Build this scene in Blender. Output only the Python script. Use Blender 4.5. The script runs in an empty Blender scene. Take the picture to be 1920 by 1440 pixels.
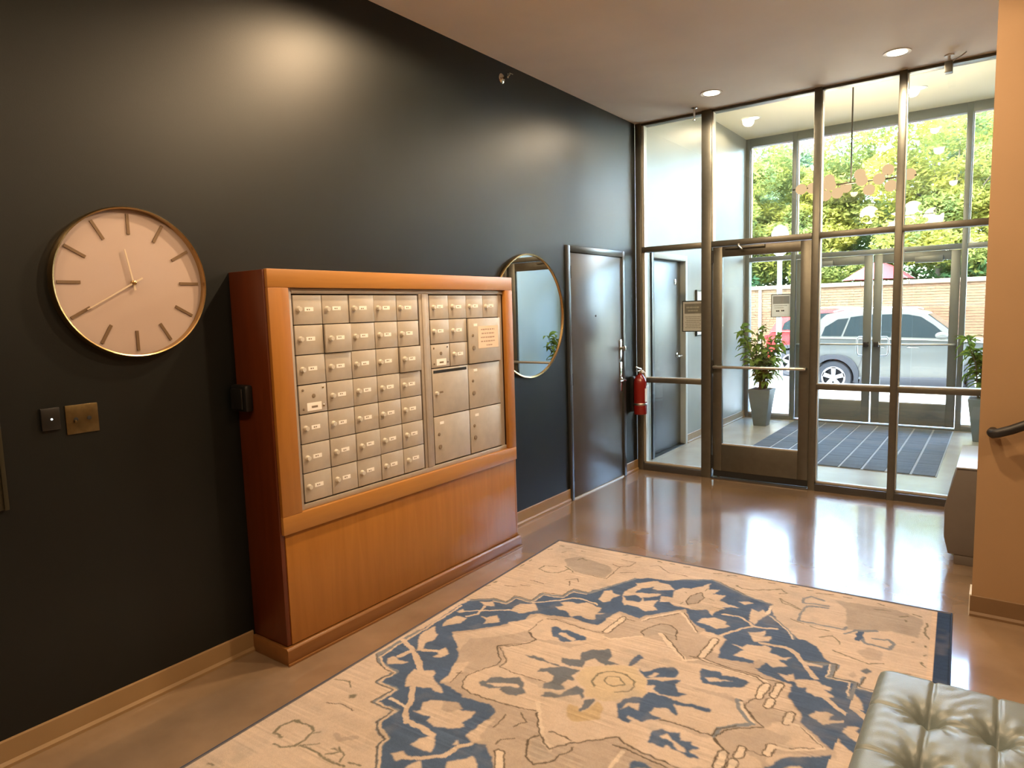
"""Apartment lobby with mailboxes, rug and glazed vestibule, built for Blender 4.5."""
SKY_STRENGTH = 5.5
SUN_STRENGTH = 20.0
EXPOSURE = 0.5
P_FRONT, P_LOBBY, P_VEST, P_CHAND = 64.0, 108.0, 24.0, 27.0
import bpy, bmesh, math, random
import numpy as np
from mathutils import Matrix, Vector

# ------------------------------------------------------------------ camera
SC = bpy.context.scene
COL = SC.collection
cam_data = bpy.data.cameras.new('camera')
cam = bpy.data.objects.new('camera', cam_data)
COL.objects.link(cam)
FWD = Vector((-0.58514487, 0.80373894, -0.10774599))
RGT = Vector((0.8099569, 0.58576487, -0.02914343))
UPV = Vector((-0.0396901, 0.10432274, 0.99375121))
M = Matrix.Identity(4)
for i in range(3):
    M[i][0], M[i][1], M[i][2] = RGT[i], UPV[i], -FWD[i]
M[0][3], M[1][3], M[2][3] = 2.8785, 0.0, 1.6
cam.matrix_world = M
cam_data.sensor_width = 36.0
cam_data.sensor_fit = 'HORIZONTAL'
cam_data.lens = 1265.53 / 1920.0 * 36.0
cam_data.clip_start = 0.05
cam_data.clip_end = 300
SC.camera = cam

# ------------------------------------------------------------------ sky, sun, exposure
world = bpy.data.worlds.new('sky')
SC.world = world
world.use_nodes = True
wn = world.node_tree
wn.nodes.clear()
w_out = wn.nodes.new('ShaderNodeOutputWorld')
w_bg = wn.nodes.new('ShaderNodeBackground')
w_sky = wn.nodes.new('ShaderNodeTexSky')
w_sky.sky_type = 'NISHITA'
w_sky.sun_disc = False
w_sky.sun_elevation = math.radians(58)
w_sky.sun_rotation = math.radians(200)
w_sky.air_density = 1.0
w_sky.dust_density = 2.5
w_bg.inputs['Strength'].default_value = SKY_STRENGTH
wn.links.new(w_sky.outputs[0], w_bg.inputs[0])
wn.links.new(w_bg.outputs[0], w_out.inputs[0])

sun_data = bpy.data.lights.new('sun', 'SUN')
sun_data.energy = SUN_STRENGTH
sun_data.angle = math.radians(0.6)
sun_data.color = (1.0, 0.94, 0.84)
sun = bpy.data.objects.new('sun', sun_data)
COL.objects.link(sun)
sun_dir = Vector((0.55, 0.10, -1.0)).normalized()       # the way the light travels
sun.rotation_euler = sun_dir.to_track_quat('-Z', 'Y').to_euler()
sun.location = (-6, -6, 30)

SC.view_settings.view_transform = 'Standard'
SC.view_settings.look = 'None'
SC.view_settings.gamma = 1.0
SC.view_settings.use_curve_mapping = False
SC.view_settings.exposure = EXPOSURE
SC.cycles.use_denoising = True
SC.cycles.max_bounces = 10
SC.cycles.diffuse_bounces = 5
SC.cycles.glossy_bounces = 5
SC.cycles.transmission_bounces = 6
SC.cycles.transparent_max_bounces = 24
SC.cycles.sample_clamp_indirect = 6.0
SC.cycles.caustics_reflective = False
SC.cycles.caustics_refractive = False

# ------------------------------------------------------------------ materials
MATS = {}
def material(name, color, rough=0.5, metal=0.0, spec=0.5, noise=0.0, nscale=8.0, bump=0.0, bscale=60.0,
             color2=None, stretch=(1, 1, 1), coat=0.0, rough_var=0.0, detail=4.0, coat_ior=1.5):
    m = bpy.data.materials.new(name)
    m.use_nodes = True
    nt = m.node_tree
    b = nt.nodes['Principled BSDF']
    b.inputs['Base Color'].default_value = (*color, 1)
    b.inputs['Roughness'].default_value = rough
    b.inputs['Metallic'].default_value = metal
    b.inputs['Specular IOR Level'].default_value = spec
    b.inputs['Coat Weight'].default_value = coat
    b.inputs['Coat Roughness'].default_value = 0.1
    b.inputs['Coat IOR'].default_value = coat_ior
    tc = nt.nodes.new('ShaderNodeTexCoord')
    mp = nt.nodes.new('ShaderNodeMapping')
    mp.inputs['Scale'].default_value = stretch
    nt.links.new(tc.outputs['Object'], mp.inputs[0])
    if noise > 0 or color2:
        n = nt.nodes.new('ShaderNodeTexNoise')
        n.inputs['Scale'].default_value = nscale
        n.inputs['Detail'].default_value = detail
        nt.links.new(mp.outputs[0], n.inputs['Vector'])
        r = nt.nodes.new('ShaderNodeValToRGB')
        c2 = color2 if color2 else tuple(c * (1 - noise) for c in color)
        r.color_ramp.elements[0].position = 0.32
        r.color_ramp.elements[1].position = 0.68
        r.color_ramp.elements[0].color = (*c2, 1)
        r.color_ramp.elements[1].color = (*color, 1)
        nt.links.new(n.outputs['Fac'], r.inputs[0])
        nt.links.new(r.outputs[0], b.inputs['Base Color'])
        if rough_var > 0:
            mr = nt.nodes.new('ShaderNodeMapRange')
            mr.inputs['To Min'].default_value = max(0.02, rough - rough_var)
            mr.inputs['To Max'].default_value = rough + rough_var
            nt.links.new(n.outputs['Fac'], mr.inputs['Value'])
            nt.links.new(mr.outputs[0], b.inputs['Roughness'])
    if bump > 0:
        n2 = nt.nodes.new('ShaderNodeTexNoise')
        n2.inputs['Scale'].default_value = bscale
        n2.inputs['Detail'].default_value = 3
        nt.links.new(mp.outputs[0], n2.inputs['Vector'])
        bp_ = nt.nodes.new('ShaderNodeBump')
        bp_.inputs['Strength'].default_value = bump
        bp_.inputs['Distance'].default_value = 0.002
        nt.links.new(n2.outputs['Fac'], bp_.inputs['Height'])
        nt.links.new(bp_.outputs[0], b.inputs['Normal'])
    MATS[name] = m
    return m

def glass_material(name, tint, rough=0.0, ior=1.45):
    m = bpy.data.materials.new(name)
    m.use_nodes = True
    nt = m.node_tree
    nt.nodes.clear()
    o = nt.nodes.new('ShaderNodeOutputMaterial')
    mix = nt.nodes.new('ShaderNodeMixShader')
    fr = nt.nodes.new('ShaderNodeFresnel')
    fr.inputs['IOR'].default_value = ior
    tr = nt.nodes.new('ShaderNodeBsdfTransparent')
    tr.inputs[0].default_value = (*tint, 1)
    gl = nt.nodes.new('ShaderNodeBsdfGlossy')
    gl.inputs['Color'].default_value = (0.9, 0.95, 0.95, 1)
    gl.inputs['Roughness'].default_value = rough
    nt.links.new(fr.outputs[0], mix.inputs[0])
    nt.links.new(tr.outputs[0], mix.inputs[1])
    nt.links.new(gl.outputs[0], mix.inputs[2])
    nt.links.new(mix.outputs[0], o.inputs[0])
    MATS[name] = m
    return m

def emission_material(name, color, strength):
    m = bpy.data.materials.new(name)
    m.use_nodes = True
    nt = m.node_tree
    nt.nodes.clear()
    o = nt.nodes.new('ShaderNodeOutputMaterial')
    e = nt.nodes.new('ShaderNodeEmission')
    e.inputs[0].default_value = (*color, 1)
    e.inputs[1].default_value = strength
    nt.links.new(e.outputs[0], o.inputs[0])
    MATS[name] = m
    return m

def leaf_material(name, c1, c2, scale, trans=0.35):
    m = bpy.data.materials.new(name)
    m.use_nodes = True
    nt = m.node_tree
    nt.nodes.clear()
    o = nt.nodes.new('ShaderNodeOutputMaterial')
    d = nt.nodes.new('ShaderNodeBsdfDiffuse')
    t = nt.nodes.new('ShaderNodeBsdfTranslucent')
    mx = nt.nodes.new('ShaderNodeMixShader')
    mx.inputs[0].default_value = trans
    tc = nt.nodes.new('ShaderNodeTexCoord')
    n = nt.nodes.new('ShaderNodeTexNoise')
    n.inputs['Scale'].default_value = scale
    n.inputs['Detail'].default_value = 5
    r = nt.nodes.new('ShaderNodeValToRGB')
    r.color_ramp.elements[0].position = 0.36
    r.color_ramp.elements[1].position = 0.64
    r.color_ramp.elements[0].color = (*c1, 1)
    r.color_ramp.elements[1].color = (*c2, 1)
    nt.links.new(tc.outputs['Object'], n.inputs['Vector'])
    nt.links.new(n.outputs['Fac'], r.inputs[0])
    nt.links.new(r.outputs[0], d.inputs[0])
    nt.links.new(r.outputs[0], t.inputs[0])
    nt.links.new(d.outputs[0], mx.inputs[1])
    nt.links.new(t.outputs[0], mx.inputs[2])
    nt.links.new(mx.outputs[0], o.inputs[0])
    MATS[name] = m
    return m

def wood_material(name, c1, c2, rough, axis_scale):
    m = bpy.data.materials.new(name)
    m.use_nodes = True
    nt = m.node_tree
    b = nt.nodes['Principled BSDF']
    b.inputs['Roughness'].default_value = rough
    tc = nt.nodes.new('ShaderNodeTexCoord')
    mp = nt.nodes.new('ShaderNodeMapping')
    mp.inputs['Scale'].default_value = axis_scale
    n = nt.nodes.new('ShaderNodeTexNoise')
    n.inputs['Scale'].default_value = 3.0
    n.inputs['Detail'].default_value = 6
    n.inputs['Distortion'].default_value = 0.6
    r = nt.nodes.new('ShaderNodeValToRGB')
    r.color_ramp.elements[0].position = 0.3
    r.color_ramp.elements[1].position = 0.7
    r.color_ramp.elements[0].color = (*c1, 1)
    r.color_ramp.elements[1].color = (*c2, 1)
    nt.links.new(tc.outputs['Object'], mp.inputs[0])
    nt.links.new(mp.outputs[0], n.inputs['Vector'])
    nt.links.new(n.outputs['Fac'], r.inputs[0])
    nt.links.new(r.outputs[0], b.inputs['Base Color'])
    MATS[name] = m
    return m

material('dark_paint', (0.0045, 0.0065, 0.0062), 0.45, spec=0.38, noise=0.25, nscale=3, bump=0.12, bscale=220)
material('vestibule_paint_sheen', (0.31, 0.32, 0.295), 0.42, spec=0.5, noise=0.08, nscale=3, bump=0.1, bscale=200)  # dark wall paint lightened; grazing daylight sheen put into the colour
material('blue_daylight_paint', (0.47, 0.66, 0.82), 0.6, noise=0.05, nscale=3)  # pale wall with the blue of the daylight put into its colour
material('pale_paint', (0.62, 0.64, 0.62), 0.6, noise=0.05, nscale=3)
material('tan_paint', (0.37, 0.235, 0.125), 0.55, noise=0.05, nscale=4, bump=0.1, bscale=180)
material('ceiling_paint', (0.93, 0.87, 0.76), 0.75, noise=0.08, nscale=1.6, bump=0.15, bscale=90)
material('vestibule_ceiling_paint', (0.86, 0.80, 0.62), 0.7, noise=0.04, nscale=2)
material('lobby_concrete', (0.34, 0.235, 0.15), 0.20, spec=0.6, color2=(0.225, 0.155, 0.10), nscale=2.6, detail=9, rough_var=0.08, coat=1.0, coat_ior=2.1)
material('vestibule_concrete', (0.60, 0.57, 0.50), 0.22, spec=0.5, color2=(0.52, 0.49, 0.42), nscale=3.0, detail=8, rough_var=0.05)
material('vinyl_base', (0.34, 0.22, 0.105), 0.45, noise=0.1, nscale=5)
material('vinyl_base_brown', (0.20, 0.12, 0.06), 0.45, noise=0.1, nscale=5)
material('storefront_metal', (0.155, 0.15, 0.125), 0.38, metal=0.75, noise=0.1, nscale=20)
material('outer_metal_hazed', (0.175, 0.19, 0.18), 0.4, metal=0.25)  # frame metal made paler and bluer; lens haze put into the colour
material('storefront_bright', (0.62, 0.58, 0.50), 0.35, metal=0.3)
material('sill_metal', (0.10, 0.10, 0.10), 0.32, metal=0.6)
material('black_gasket', (0.012, 0.012, 0.012), 0.6)
material('chrome', (0.72, 0.69, 0.62), 0.14, metal=1.0)
material('lock_metal', (0.80, 0.77, 0.70), 0.3, metal=0.35)
material('satin_steel', (0.55, 0.55, 0.52), 0.3, metal=1.0)
material('brass', (0.62, 0.43, 0.20), 0.25, metal=1.0)
material('old_brass', (0.20, 0.145, 0.065), 0.35, metal=0.9, noise=0.3, nscale=30)
material('clock_face', (0.50, 0.385, 0.33), 0.6, noise=0.03, nscale=8)
material('clock_mark', (0.20, 0.13, 0.075), 0.45, metal=0.3)
material('clock_hand', (0.70, 0.58, 0.44), 0.4, metal=0.2)
material('door_paint', (0.075, 0.070, 0.062), 0.36, spec=0.9, noise=0.2, nscale=4)
material('door_frame_paint', (0.030, 0.034, 0.036), 0.3, spec=0.6)
material('mailbox_metal', (0.56, 0.50, 0.42), 0.45, metal=0.2, noise=0.14, nscale=14, bump=0.05, bscale=250)
material('mailbox_frame_metal', (0.46, 0.40, 0.335), 0.45, metal=0.2, noise=0.1, nscale=18)
material('mailbox_gap', (0.05, 0.035, 0.022), 0.7)
material('white_label', (0.93, 0.90, 0.85), 0.6)
material('label_ink', (0.22, 0.17, 0.12), 0.7)
material('pink_paper', (0.84, 0.66, 0.52), 0.8, noise=0.04, nscale=20)
material('paper_ink', (0.42, 0.30, 0.22), 0.8)
material('black_plastic', (0.010, 0.010, 0.010), 0.35)
material('extinguisher_red', (0.20, 0.012, 0.009), 0.25, coat=0.3)
material('hose_rubber', (0.015, 0.015, 0.015), 0.5)
material('sign_white', (0.90, 0.90, 0.92), 0.5)
material('sign_band', (0.28, 0.27, 0.26), 0.6)
material('sign_band_text', (0.55, 0.53, 0.48), 0.6)
material('sign_text', (0.38, 0.37, 0.37), 0.6)
material('sign_frame', (0.012, 0.016, 0.016), 0.4)
material('planter_grey', (0.20, 0.235, 0.235), 0.45, noise=0.15, nscale=6)
material('soil', (0.05, 0.035, 0.022), 0.9)
material('stem_brown', (0.10, 0.075, 0.035), 0.8)
material('mat_blue', (0.23, 0.28, 0.34), 0.85, color2=(0.15, 0.185, 0.23), nscale=60, stretch=(0.05, 1, 1), bump=0.6, bscale=110)
material('mat_backing', (0.46, 0.50, 0.54), 0.85)
emission_material('globe_glass', (1.0, 0.66, 0.36), 0.72)
material('bronze_rod', (0.05, 0.042, 0.03), 0.4, metal=0.8)
material('rail_black', (0.012, 0.011, 0.012), 0.45)
material('laminate_taupe', (0.145, 0.125, 0.11), 0.5, noise=0.08, nscale=10)
material('laminate_top', (0.42, 0.44, 0.46), 0.3)
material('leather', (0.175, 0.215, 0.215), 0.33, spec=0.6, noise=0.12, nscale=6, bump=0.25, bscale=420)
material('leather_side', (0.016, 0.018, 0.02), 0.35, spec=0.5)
material('wood_leg', (0.03, 0.02, 0.014), 0.4)
material('rug_binding', (0.028, 0.055, 0.13), 0.95)
material('sidewalk_concrete', (0.62, 0.60, 0.55), 0.9, noise=0.1, nscale=2)
material('asphalt', (0.20, 0.20, 0.20), 0.9, noise=0.2, nscale=6)
material('facade', (0.35, 0.30, 0.25), 0.8)
material('brick_face', (0.115, 0.066, 0.031), 0.85, color2=(0.088, 0.049, 0.022), nscale=3.0)
material('brick_upper', (0.135, 0.094, 0.048), 0.85, color2=(0.108, 0.074, 0.036), nscale=3.0)
material('mortar', (0.13, 0.10, 0.065), 0.95)
material('coping_stone', (0.165, 0.135, 0.088), 0.9, noise=0.1, nscale=4)
material('umbrella_cloth', (0.20, 0.008, 0.012), 0.8)
material('pole_grey', (0.42, 0.42, 0.39), 0.6, metal=0.2)
material('lamp_white', (0.75, 0.73, 0.66), 0.5)
material('car_silver', (0.125, 0.130, 0.112), 0.28, metal=0.25, coat=0.6)
material('car_red', (0.55, 0.03, 0.03), 0.28, metal=0.1, coat=0.6)
material('car_glass', (0.012, 0.02, 0.022), 0.06, spec=0.2)
material('car_black', (0.045, 0.05, 0.06), 0.55)
material('tyre_rubber', (0.05, 0.055, 0.065), 0.8)
material('alloy', (0.70, 0.70, 0.70), 0.3, metal=0.6)
material('tail_red', (0.5, 0.02, 0.02), 0.2)
material('bark', (0.13, 0.105, 0.075), 0.9, noise=0.4, nscale=7)
leaf_material('tree_leaf', (0.115, 0.17, 0.06), (0.31, 0.30, 0.055), 0.7, 0.45)
leaf_material('tree_leaf_blue', (0.085, 0.145, 0.085), (0.19, 0.235, 0.085), 0.7, 0.4)
leaf_material('shrub_leaf', (0.03, 0.08, 0.04), (0.10, 0.20, 0.07), 0.8, 0.3)
leaf_material('plant_leaf', (0.06, 0.14, 0.035), (0.26, 0.36, 0.07), 5.0, 0.4)
glass_material('clear_glass', (0.955, 0.975, 0.965))
glass_material('watch_glass', (0.97, 0.96, 0.95))
material('mirror_silver', (0.84, 0.89, 0.92), 0.015, metal=1.0)
emission_material('lamp_lens', (1.0, 0.90, 0.72), 7.0)
emission_material('lamp_lens_day', (1.0, 0.93, 0.78), 3.0)
emission_material('led_dot', (0.85, 1.0, 0.95), 3.0)
wood_material('cherry_wood', (0.345, 0.138, 0.022), (0.405, 0.168, 0.030), 0.36, (9, 9, 0.9))
wood_material('cherry_wood_flat', (0.40, 0.18, 0.042), (0.46, 0.212, 0.052), 0.36, (6, 0.8, 9))
wood_material('plinth_wood_shaded', (0.215, 0.092, 0.025), (0.26, 0.112, 0.032), 0.36, (6, 0.8, 9))  # cabinet wood, browner and darker; weak light near the floor put into colour
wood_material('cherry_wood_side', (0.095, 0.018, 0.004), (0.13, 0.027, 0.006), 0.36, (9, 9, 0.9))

# ------------------------------------------------------------------ mesh helpers
def rounded(P):
    return [Vector(p) for p in P]

class MB:
    def __init__(self):
        self.v, self.f = [], []
    def add(self, verts, faces):
        o = len(self.v)
        self.v += [tuple(x) for x in verts]
        self.f += [tuple(i + o for i in q) for q in faces]
        return self
    def box(self, x0, y0, z0, x1, y1, z1):
        if x0 > x1: x0, x1 = x1, x0
        if y0 > y1: y0, y1 = y1, y0
        if z0 > z1: z0, z1 = z1, z0
        return self.add([(x0, y0, z0), (x1, y0, z0), (x1, y1, z0), (x0, y1, z0),
                         (x0, y0, z1), (x1, y0, z1), (x1, y1, z1), (x0, y1, z1)],
                        [(0, 3, 2, 1), (4, 5, 6, 7), (0, 1, 5, 4), (1, 2, 6, 5), (2, 3, 7, 6), (3, 0, 4, 7)])
    def frustum(self, c0, s0, c1, s1):
        (x0, y0, z0), (x1, y1, z1) = c0, c1
        a, b = s0; c, d = s1
        return self.add([(x0 - a, y0 - b, z0), (x0 + a, y0 - b, z0), (x0 + a, y0 + b, z0), (x0 - a, y0 + b, z0),
                         (x1 - c, y1 - d, z1), (x1 + c, y1 - d, z1), (x1 + c, y1 + d, z1), (x1 - c, y1 + d, z1)],
                        [(0, 3, 2, 1), (4, 5, 6, 7), (0, 1, 5, 4), (1, 2, 6, 5), (2, 3, 7, 6), (3, 0, 4, 7)])
    def cyl(self, p0, p1, r0, r1=None, n=16, caps=True):
        r1 = r0 if r1 is None else r1
        p0, p1 = Vector(p0), Vector(p1)
        d = (p1 - p0).normalized()
        a = d.orthogonal().normalized(); b = d.cross(a)
        vs = []
        for p, r in ((p0, r0), (p1, r1)):
            for k in range(n):
                t = 2 * math.pi * k / n
                vs.append(p + a * (r * math.cos(t)) + b * (r * math.sin(t)))
        fs = [(k, (k + 1) % n, n + (k + 1) % n, n + k) for k in range(n)]
        if caps:
            fs += [tuple(range(n))[::-1], tuple(range(n, 2 * n))]
        return self.add(vs, fs)
    def tube(self, path, r, n=8, closed=False, caps=True):
        path = [Vector(p) for p in path]
        rs = r if isinstance(r, (list, tuple)) else [r] * len(path)
        m = len(path)
        vs, prev = [], None
        for i, p in enumerate(path):
            if closed:
                t = (path[(i + 1) % m] - path[i - 1]).normalized()
            else:
                t = (path[min(i + 1, m - 1)] - path[max(i - 1, 0)]).normalized()
            a = t.orthogonal().normalized() if prev is None else (prev - t * prev.dot(t)).normalized()
            prev = a
            b = t.cross(a)
            for k in range(n):
                q = 2 * math.pi * k / n
                vs.append(p + (a * math.cos(q) + b * math.sin(q)) * rs[i])
        fs = []
        for i in range(m if closed else m - 1):
            j = (i + 1) % m
            for k in range(n):
                fs.append((i * n + k, i * n + (k + 1) % n, j * n + (k + 1) % n, j * n + k))
        if not closed and caps:
            fs += [tuple(range(n))[::-1], tuple(range((m - 1) * n, m * n))]
        return self.add(vs, fs)
    def lathe(self, prof, c, axis='z', n=32, close=False):
        c = Vector(c)
        ax = {'x': (Vector((0, 1, 0)), Vector((0, 0, 1)), Vector((1, 0, 0))),
              'y': (Vector((0, 0, 1)), Vector((1, 0, 0)), Vector((0, 1, 0))),
              'z': (Vector((1, 0, 0)), Vector((0, 1, 0)), Vector((0, 0, 1)))}[axis]
        vs = []
        for r, h in prof:
            for k in range(n):
                t = 2 * math.pi * k / n
                vs.append(c + ax[0] * (r * math.cos(t)) + ax[1] * (r * math.sin(t)) + ax[2] * h)
        fs = []
        m = len(prof)
        for i in range(m if close else m - 1):
            j = (i + 1) % m
            for k in range(n):
                fs.append((i * n + k, i * n + (k + 1) % n, j * n + (k + 1) % n, j * n + k))
        if not close:
            fs += [tuple(range(n))[::-1], tuple(range((m - 1) * n, m * n))]
        return self.add(vs, fs)
    def prism(self, poly, axis, a0, a1):
        n = len(poly)
        def P(p, a):
            return {'x': (a, p[0], p[1]), 'y': (p[0], a, p[1]), 'z': (p[0], p[1], a)}[axis]
        vs = [P(p, a0) for p in poly] + [P(p, a1) for p in poly]
        fs = [tuple(range(n)), tuple(range(n, 2 * n))[::-1]]
        fs += [(k, n + k, n + (k + 1) % n, (k + 1) % n) for k in range(n)]
        return self.add(vs, fs)
    def sphere(self, c, r, nu=20, nv=12, s=(1, 1, 1)):
        c = Vector(c)
        vs = [c + Vector((0, 0, r * s[2]))]
        for i in range(1, nv):
            p = math.pi * i / nv
            for k in range(nu):
                t = 2 * math.pi * k / nu
                vs.append(c + Vector((r * s[0] * math.sin(p) * math.cos(t), r * s[1] * math.sin(p) * math.sin(t), r * s[2] * math.cos(p))))
        vs.append(c - Vector((0, 0, r * s[2])))
        fs = [(0, 1 + k, 1 + (k + 1) % nu) for k in range(nu)]
        for i in range(nv - 2):
            for k in range(nu):
                a = 1 + i * nu
                fs.append((a + k, a + nu + k, a + nu + (k + 1) % nu, a + (k + 1) % nu))
        e = len(vs) - 1
        a = 1 + (nv - 2) * nu
        fs += [(a + k, e, a + (k + 1) % nu) for k in range(nu)]
        return self.add(vs, fs)
    def build(self, name, mat, parent=None, bevel=0.0, smooth=None, seg=2):
        off = Vector((0, 0, 0))
        p = parent
        while p is not None:
            off += Vector(p.location); p = p.parent
        me = bpy.data.meshes.new(name)
        me.from_pydata([tuple(Vector(v) - off) for v in self.v], [], self.f)
        bm = bmesh.new()
        bm.from_mesh(me)
        bmesh.ops.recalc_face_normals(bm, faces=bm.faces)
        if bevel > 0:
            es = [e for e in bm.edges if len(e.link_faces) == 2 and e.calc_face_angle(0) > 0.5]
            bmesh.ops.bevel(bm, geom=es, offset=bevel, segments=seg, profile=0.5, affect='EDGES', clamp_overlap=True)
        bm.to_mesh(me)
        bm.free()
        if smooth is not None or bevel > 0:
            me.polygons.foreach_set('use_smooth', [True] * len(me.polygons))
            me.set_sharp_from_angle(angle=math.radians(smooth if smooth else 40))
        me.materials.append(MATS[mat])
        o = bpy.data.objects.new(name, me)
        COL.objects.link(o)
        if parent is not None:
            o.parent = parent
        return o

def tag(o, label=None, cat=None, group=None, kind=None):
    if label: o['label'] = label
    if cat: o['category'] = cat
    if group: o['group'] = group
    if kind: o['kind'] = kind
    return o

def thing(name, label, cat, loc=(0, 0, 0), group=None, kind=None):
    o = bpy.data.objects.new(name, None)
    o.empty_display_size = 0.1
    COL.objects.link(o)
    o.location = loc
    return tag(o, label, cat, group, kind)

def clone(src, parent, loc=None, rot=None, name=None):
    c = src.copy()
    COL.objects.link(c)
    c.parent = parent
    if loc is not None: c.location = loc
    if rot is not None: c.rotation_euler = rot
    return c

def box(name, x0, y0, z0, x1, y1, z1, mat, parent=None, bevel=0.0):
    return MB().box(x0, y0, z0, x1, y1, z1).build(name, mat, parent, bevel)

def struct(name, mb, mat, label=None, cat=None, bevel=0.0):
    return tag(mb.build(name, mat, None, bevel), label, cat, kind='structure')
# ------------------------------------------------------------------ room shell
YF = 6.09          # lobby storefront
YO = 9.70          # street storefront
HC = 3.31          # lobby ceiling
HV = 3.83          # vestibule ceiling
XV0, XV1 = -0.06, 3.14     # vestibule side walls
XR = 3.20                  # lobby right wall behind the corner

struct('floor', MB().box(-0.2, -3.2, -0.12, 6.2, YF, 0.0), 'lobby_concrete', 'polished brown concrete lobby floor', 'floor')
struct('floor_vestibule', MB().box(-0.26, YF, -0.12, 3.4, YO + 0.06, 0.0), 'vestibule_concrete', 'pale polished concrete vestibule floor', 'floor')
struct('ceiling', MB().box(-0.2, -3.2, HC, 6.2, YF + 0.06, HC + 0.12), 'ceiling_paint', 'cream plaster lobby ceiling', 'ceiling')
struct('ceiling_vestibule', MB().box(-0.3, YF + 0.06, HV, 3.4, YO + 0.1, HV + 0.2), 'vestibule_ceiling_paint', 'raised cream vestibule ceiling', 'ceiling')
struct('wall_left', MB().box(-0.2, -3.2, 0, 0.0, 4.735, HC).box(-0.2, 5.765, 0, 0.0, YF - 0.06, HC)
       .box(-0.2, 4.735, 2.115, 0.0, 5.765, HC).box(-0.2, 4.735, 0, -0.12, 5.765, 2.115), 'dark_paint', 'near black satin painted lobby wall', 'wall')
struct('wall_left_vestibule', MB().box(-0.26, YF - 0.06, 0, XV0, 6.50, HV).box(-0.26, 7.47, 0, XV0, YO + 0.06, HV)
       .box(-0.26, 6.50, 2.16, XV0, 7.47, HV).box(-0.26, 6.50, 0, -0.2, 7.47, 2.16), 'vestibule_paint_sheen', 'vestibule wall with sheen put into its grey, beside the inner storefront', 'wall')
struct('wall_right_vestibule', MB().box(XV1, YF, 0, 3.4, YO + 0.06, HV), 'blue_daylight_paint', 'pale vestibule wall with blue daylight put into its colour, opposite the dark door', 'wall')
struct('wall_right', MB().box(2.806, 3.99, 0, 6.2, 4.13, HC), 'tan_paint', 'tan painted wall carrying the black handrail', 'wall')
struct('wall_right_niche', MB().box(XR, 4.13, 0, 3.4, YF, HC), 'tan_paint', 'tan wall behind the angular cabinet', 'wall')
struct('wall_right_far', MB().box(6.0, -3.2, 0, 6.2, 4.13, HC), 'tan_paint', 'tan wall closing the lobby side', 'wall')
struct('wall_back', MB().box(-0.2, -3.2, 0, 6.2, -3.0, HC), 'tan_paint', 'tan wall behind the viewpoint', 'wall')
struct('wall_front_header', MB().box(-0.26, YF + 0.06, HC + 0.0, 3.4, YF + 0.14, HV), 'vestibule_ceiling_paint', 'cream upstand where the ceiling steps up', 'wall')
struct('roof', MB().box(-12, -3.2, HV + 0.2, -0.26, YO + 0.15, HV + 0.35).box(-0.26, -3.2, HV + 0.2, 12, YO + 0.15, HV + 0.35), 'facade', 'flat roof slab above the lobby', 'roof')
struct('wall_facade_upper', MB().box(-14, YO - 0.3, HV + 0.35, 14, YO + 0.15, 13.5), 'facade', 'upper storeys of the street facade', 'wall')
struct('wall_facade_left', MB().box(-12, YO - 0.1, -0.4, -0.26, YO + 0.2, HV + 0.2), 'facade', 'street facade beside the entrance', 'wall')
struct('wall_facade_right', MB().box(3.4, YO - 0.1, -0.4, 12, YO + 0.2, HV + 0.2), 'facade', 'street facade past the right planter', 'wall')

def baseboard(name, x, y0, y1, mat, sx=1):
    # a cove base: flat strip with a small toe
    prof = [(0, 0), (0.014 * sx, 0), (0.014 * sx, 0.012), (0.006 * sx, 0.024), (0.006 * sx, 0.098), (0.003 * sx, 0.104), (0, 0.104)]
    m = MB()
    n = len(prof)
    vs = [(x + p[0], y0, p[1]) for p in prof] + [(x + p[0], y1, p[1]) for p in prof]
    m.add(vs, [tuple(range(n)), tuple(range(n, 2 * n))[::-1]] + [(k, n + k, n + (k + 1) % n, (k + 1) % n) for k in range(n)])
    return m
struct('baseboard_left', baseboard('b', 0.0, -3.0, 1.765, 'vinyl_base'), 'vinyl_base', 'tan vinyl baseboard below the clock', 'baseboard')
struct('baseboard_left_middle', baseboard('b', 0.0, 3.62, 4.735, 'vinyl_base'), 'vinyl_base', 'tan vinyl baseboard below the mirror', 'baseboard')
struct('baseboard_left_corner', baseboard('b', 0.0, 5.765, 6.03, 'vinyl_base'), 'vinyl_base', 'short tan baseboard below the fire extinguisher', 'baseboard')
struct('baseboard_vestibule', baseboard('b', XV0, 7.48, 9.64, 'vinyl_base'), 'vinyl_base', 'tan vestibule baseboard by the planter', 'baseboard')
rb = MB()
prof = [(0, 0), (-0.014, 0), (-0.014, 0.012), (-0.006, 0.024), (-0.006, 0.104), (0, 0.108)]
n_ = len(prof)
rb.add([(2.80, 3.99 + p[0], p[1]) for p in prof] + [(6.0, 3.99 + p[0], p[1]) for p in prof],
       [tuple(range(n_)), tuple(range(n_, 2 * n_))[::-1]] + [(k, n_ + k, n_ + (k + 1) % n_, (k + 1) % n_) for k in range(n_)])
struct('baseboard_right', rb, 'vinyl_base_brown', 'brown vinyl baseboard below the handrail', 'baseboard')
struct('trim_1', MB().box(2.796, 3.985, 0, 2.806, 4.13, 0.11), 'lamp_white', 'pale base trim on the wall corner', 'trim')

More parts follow.
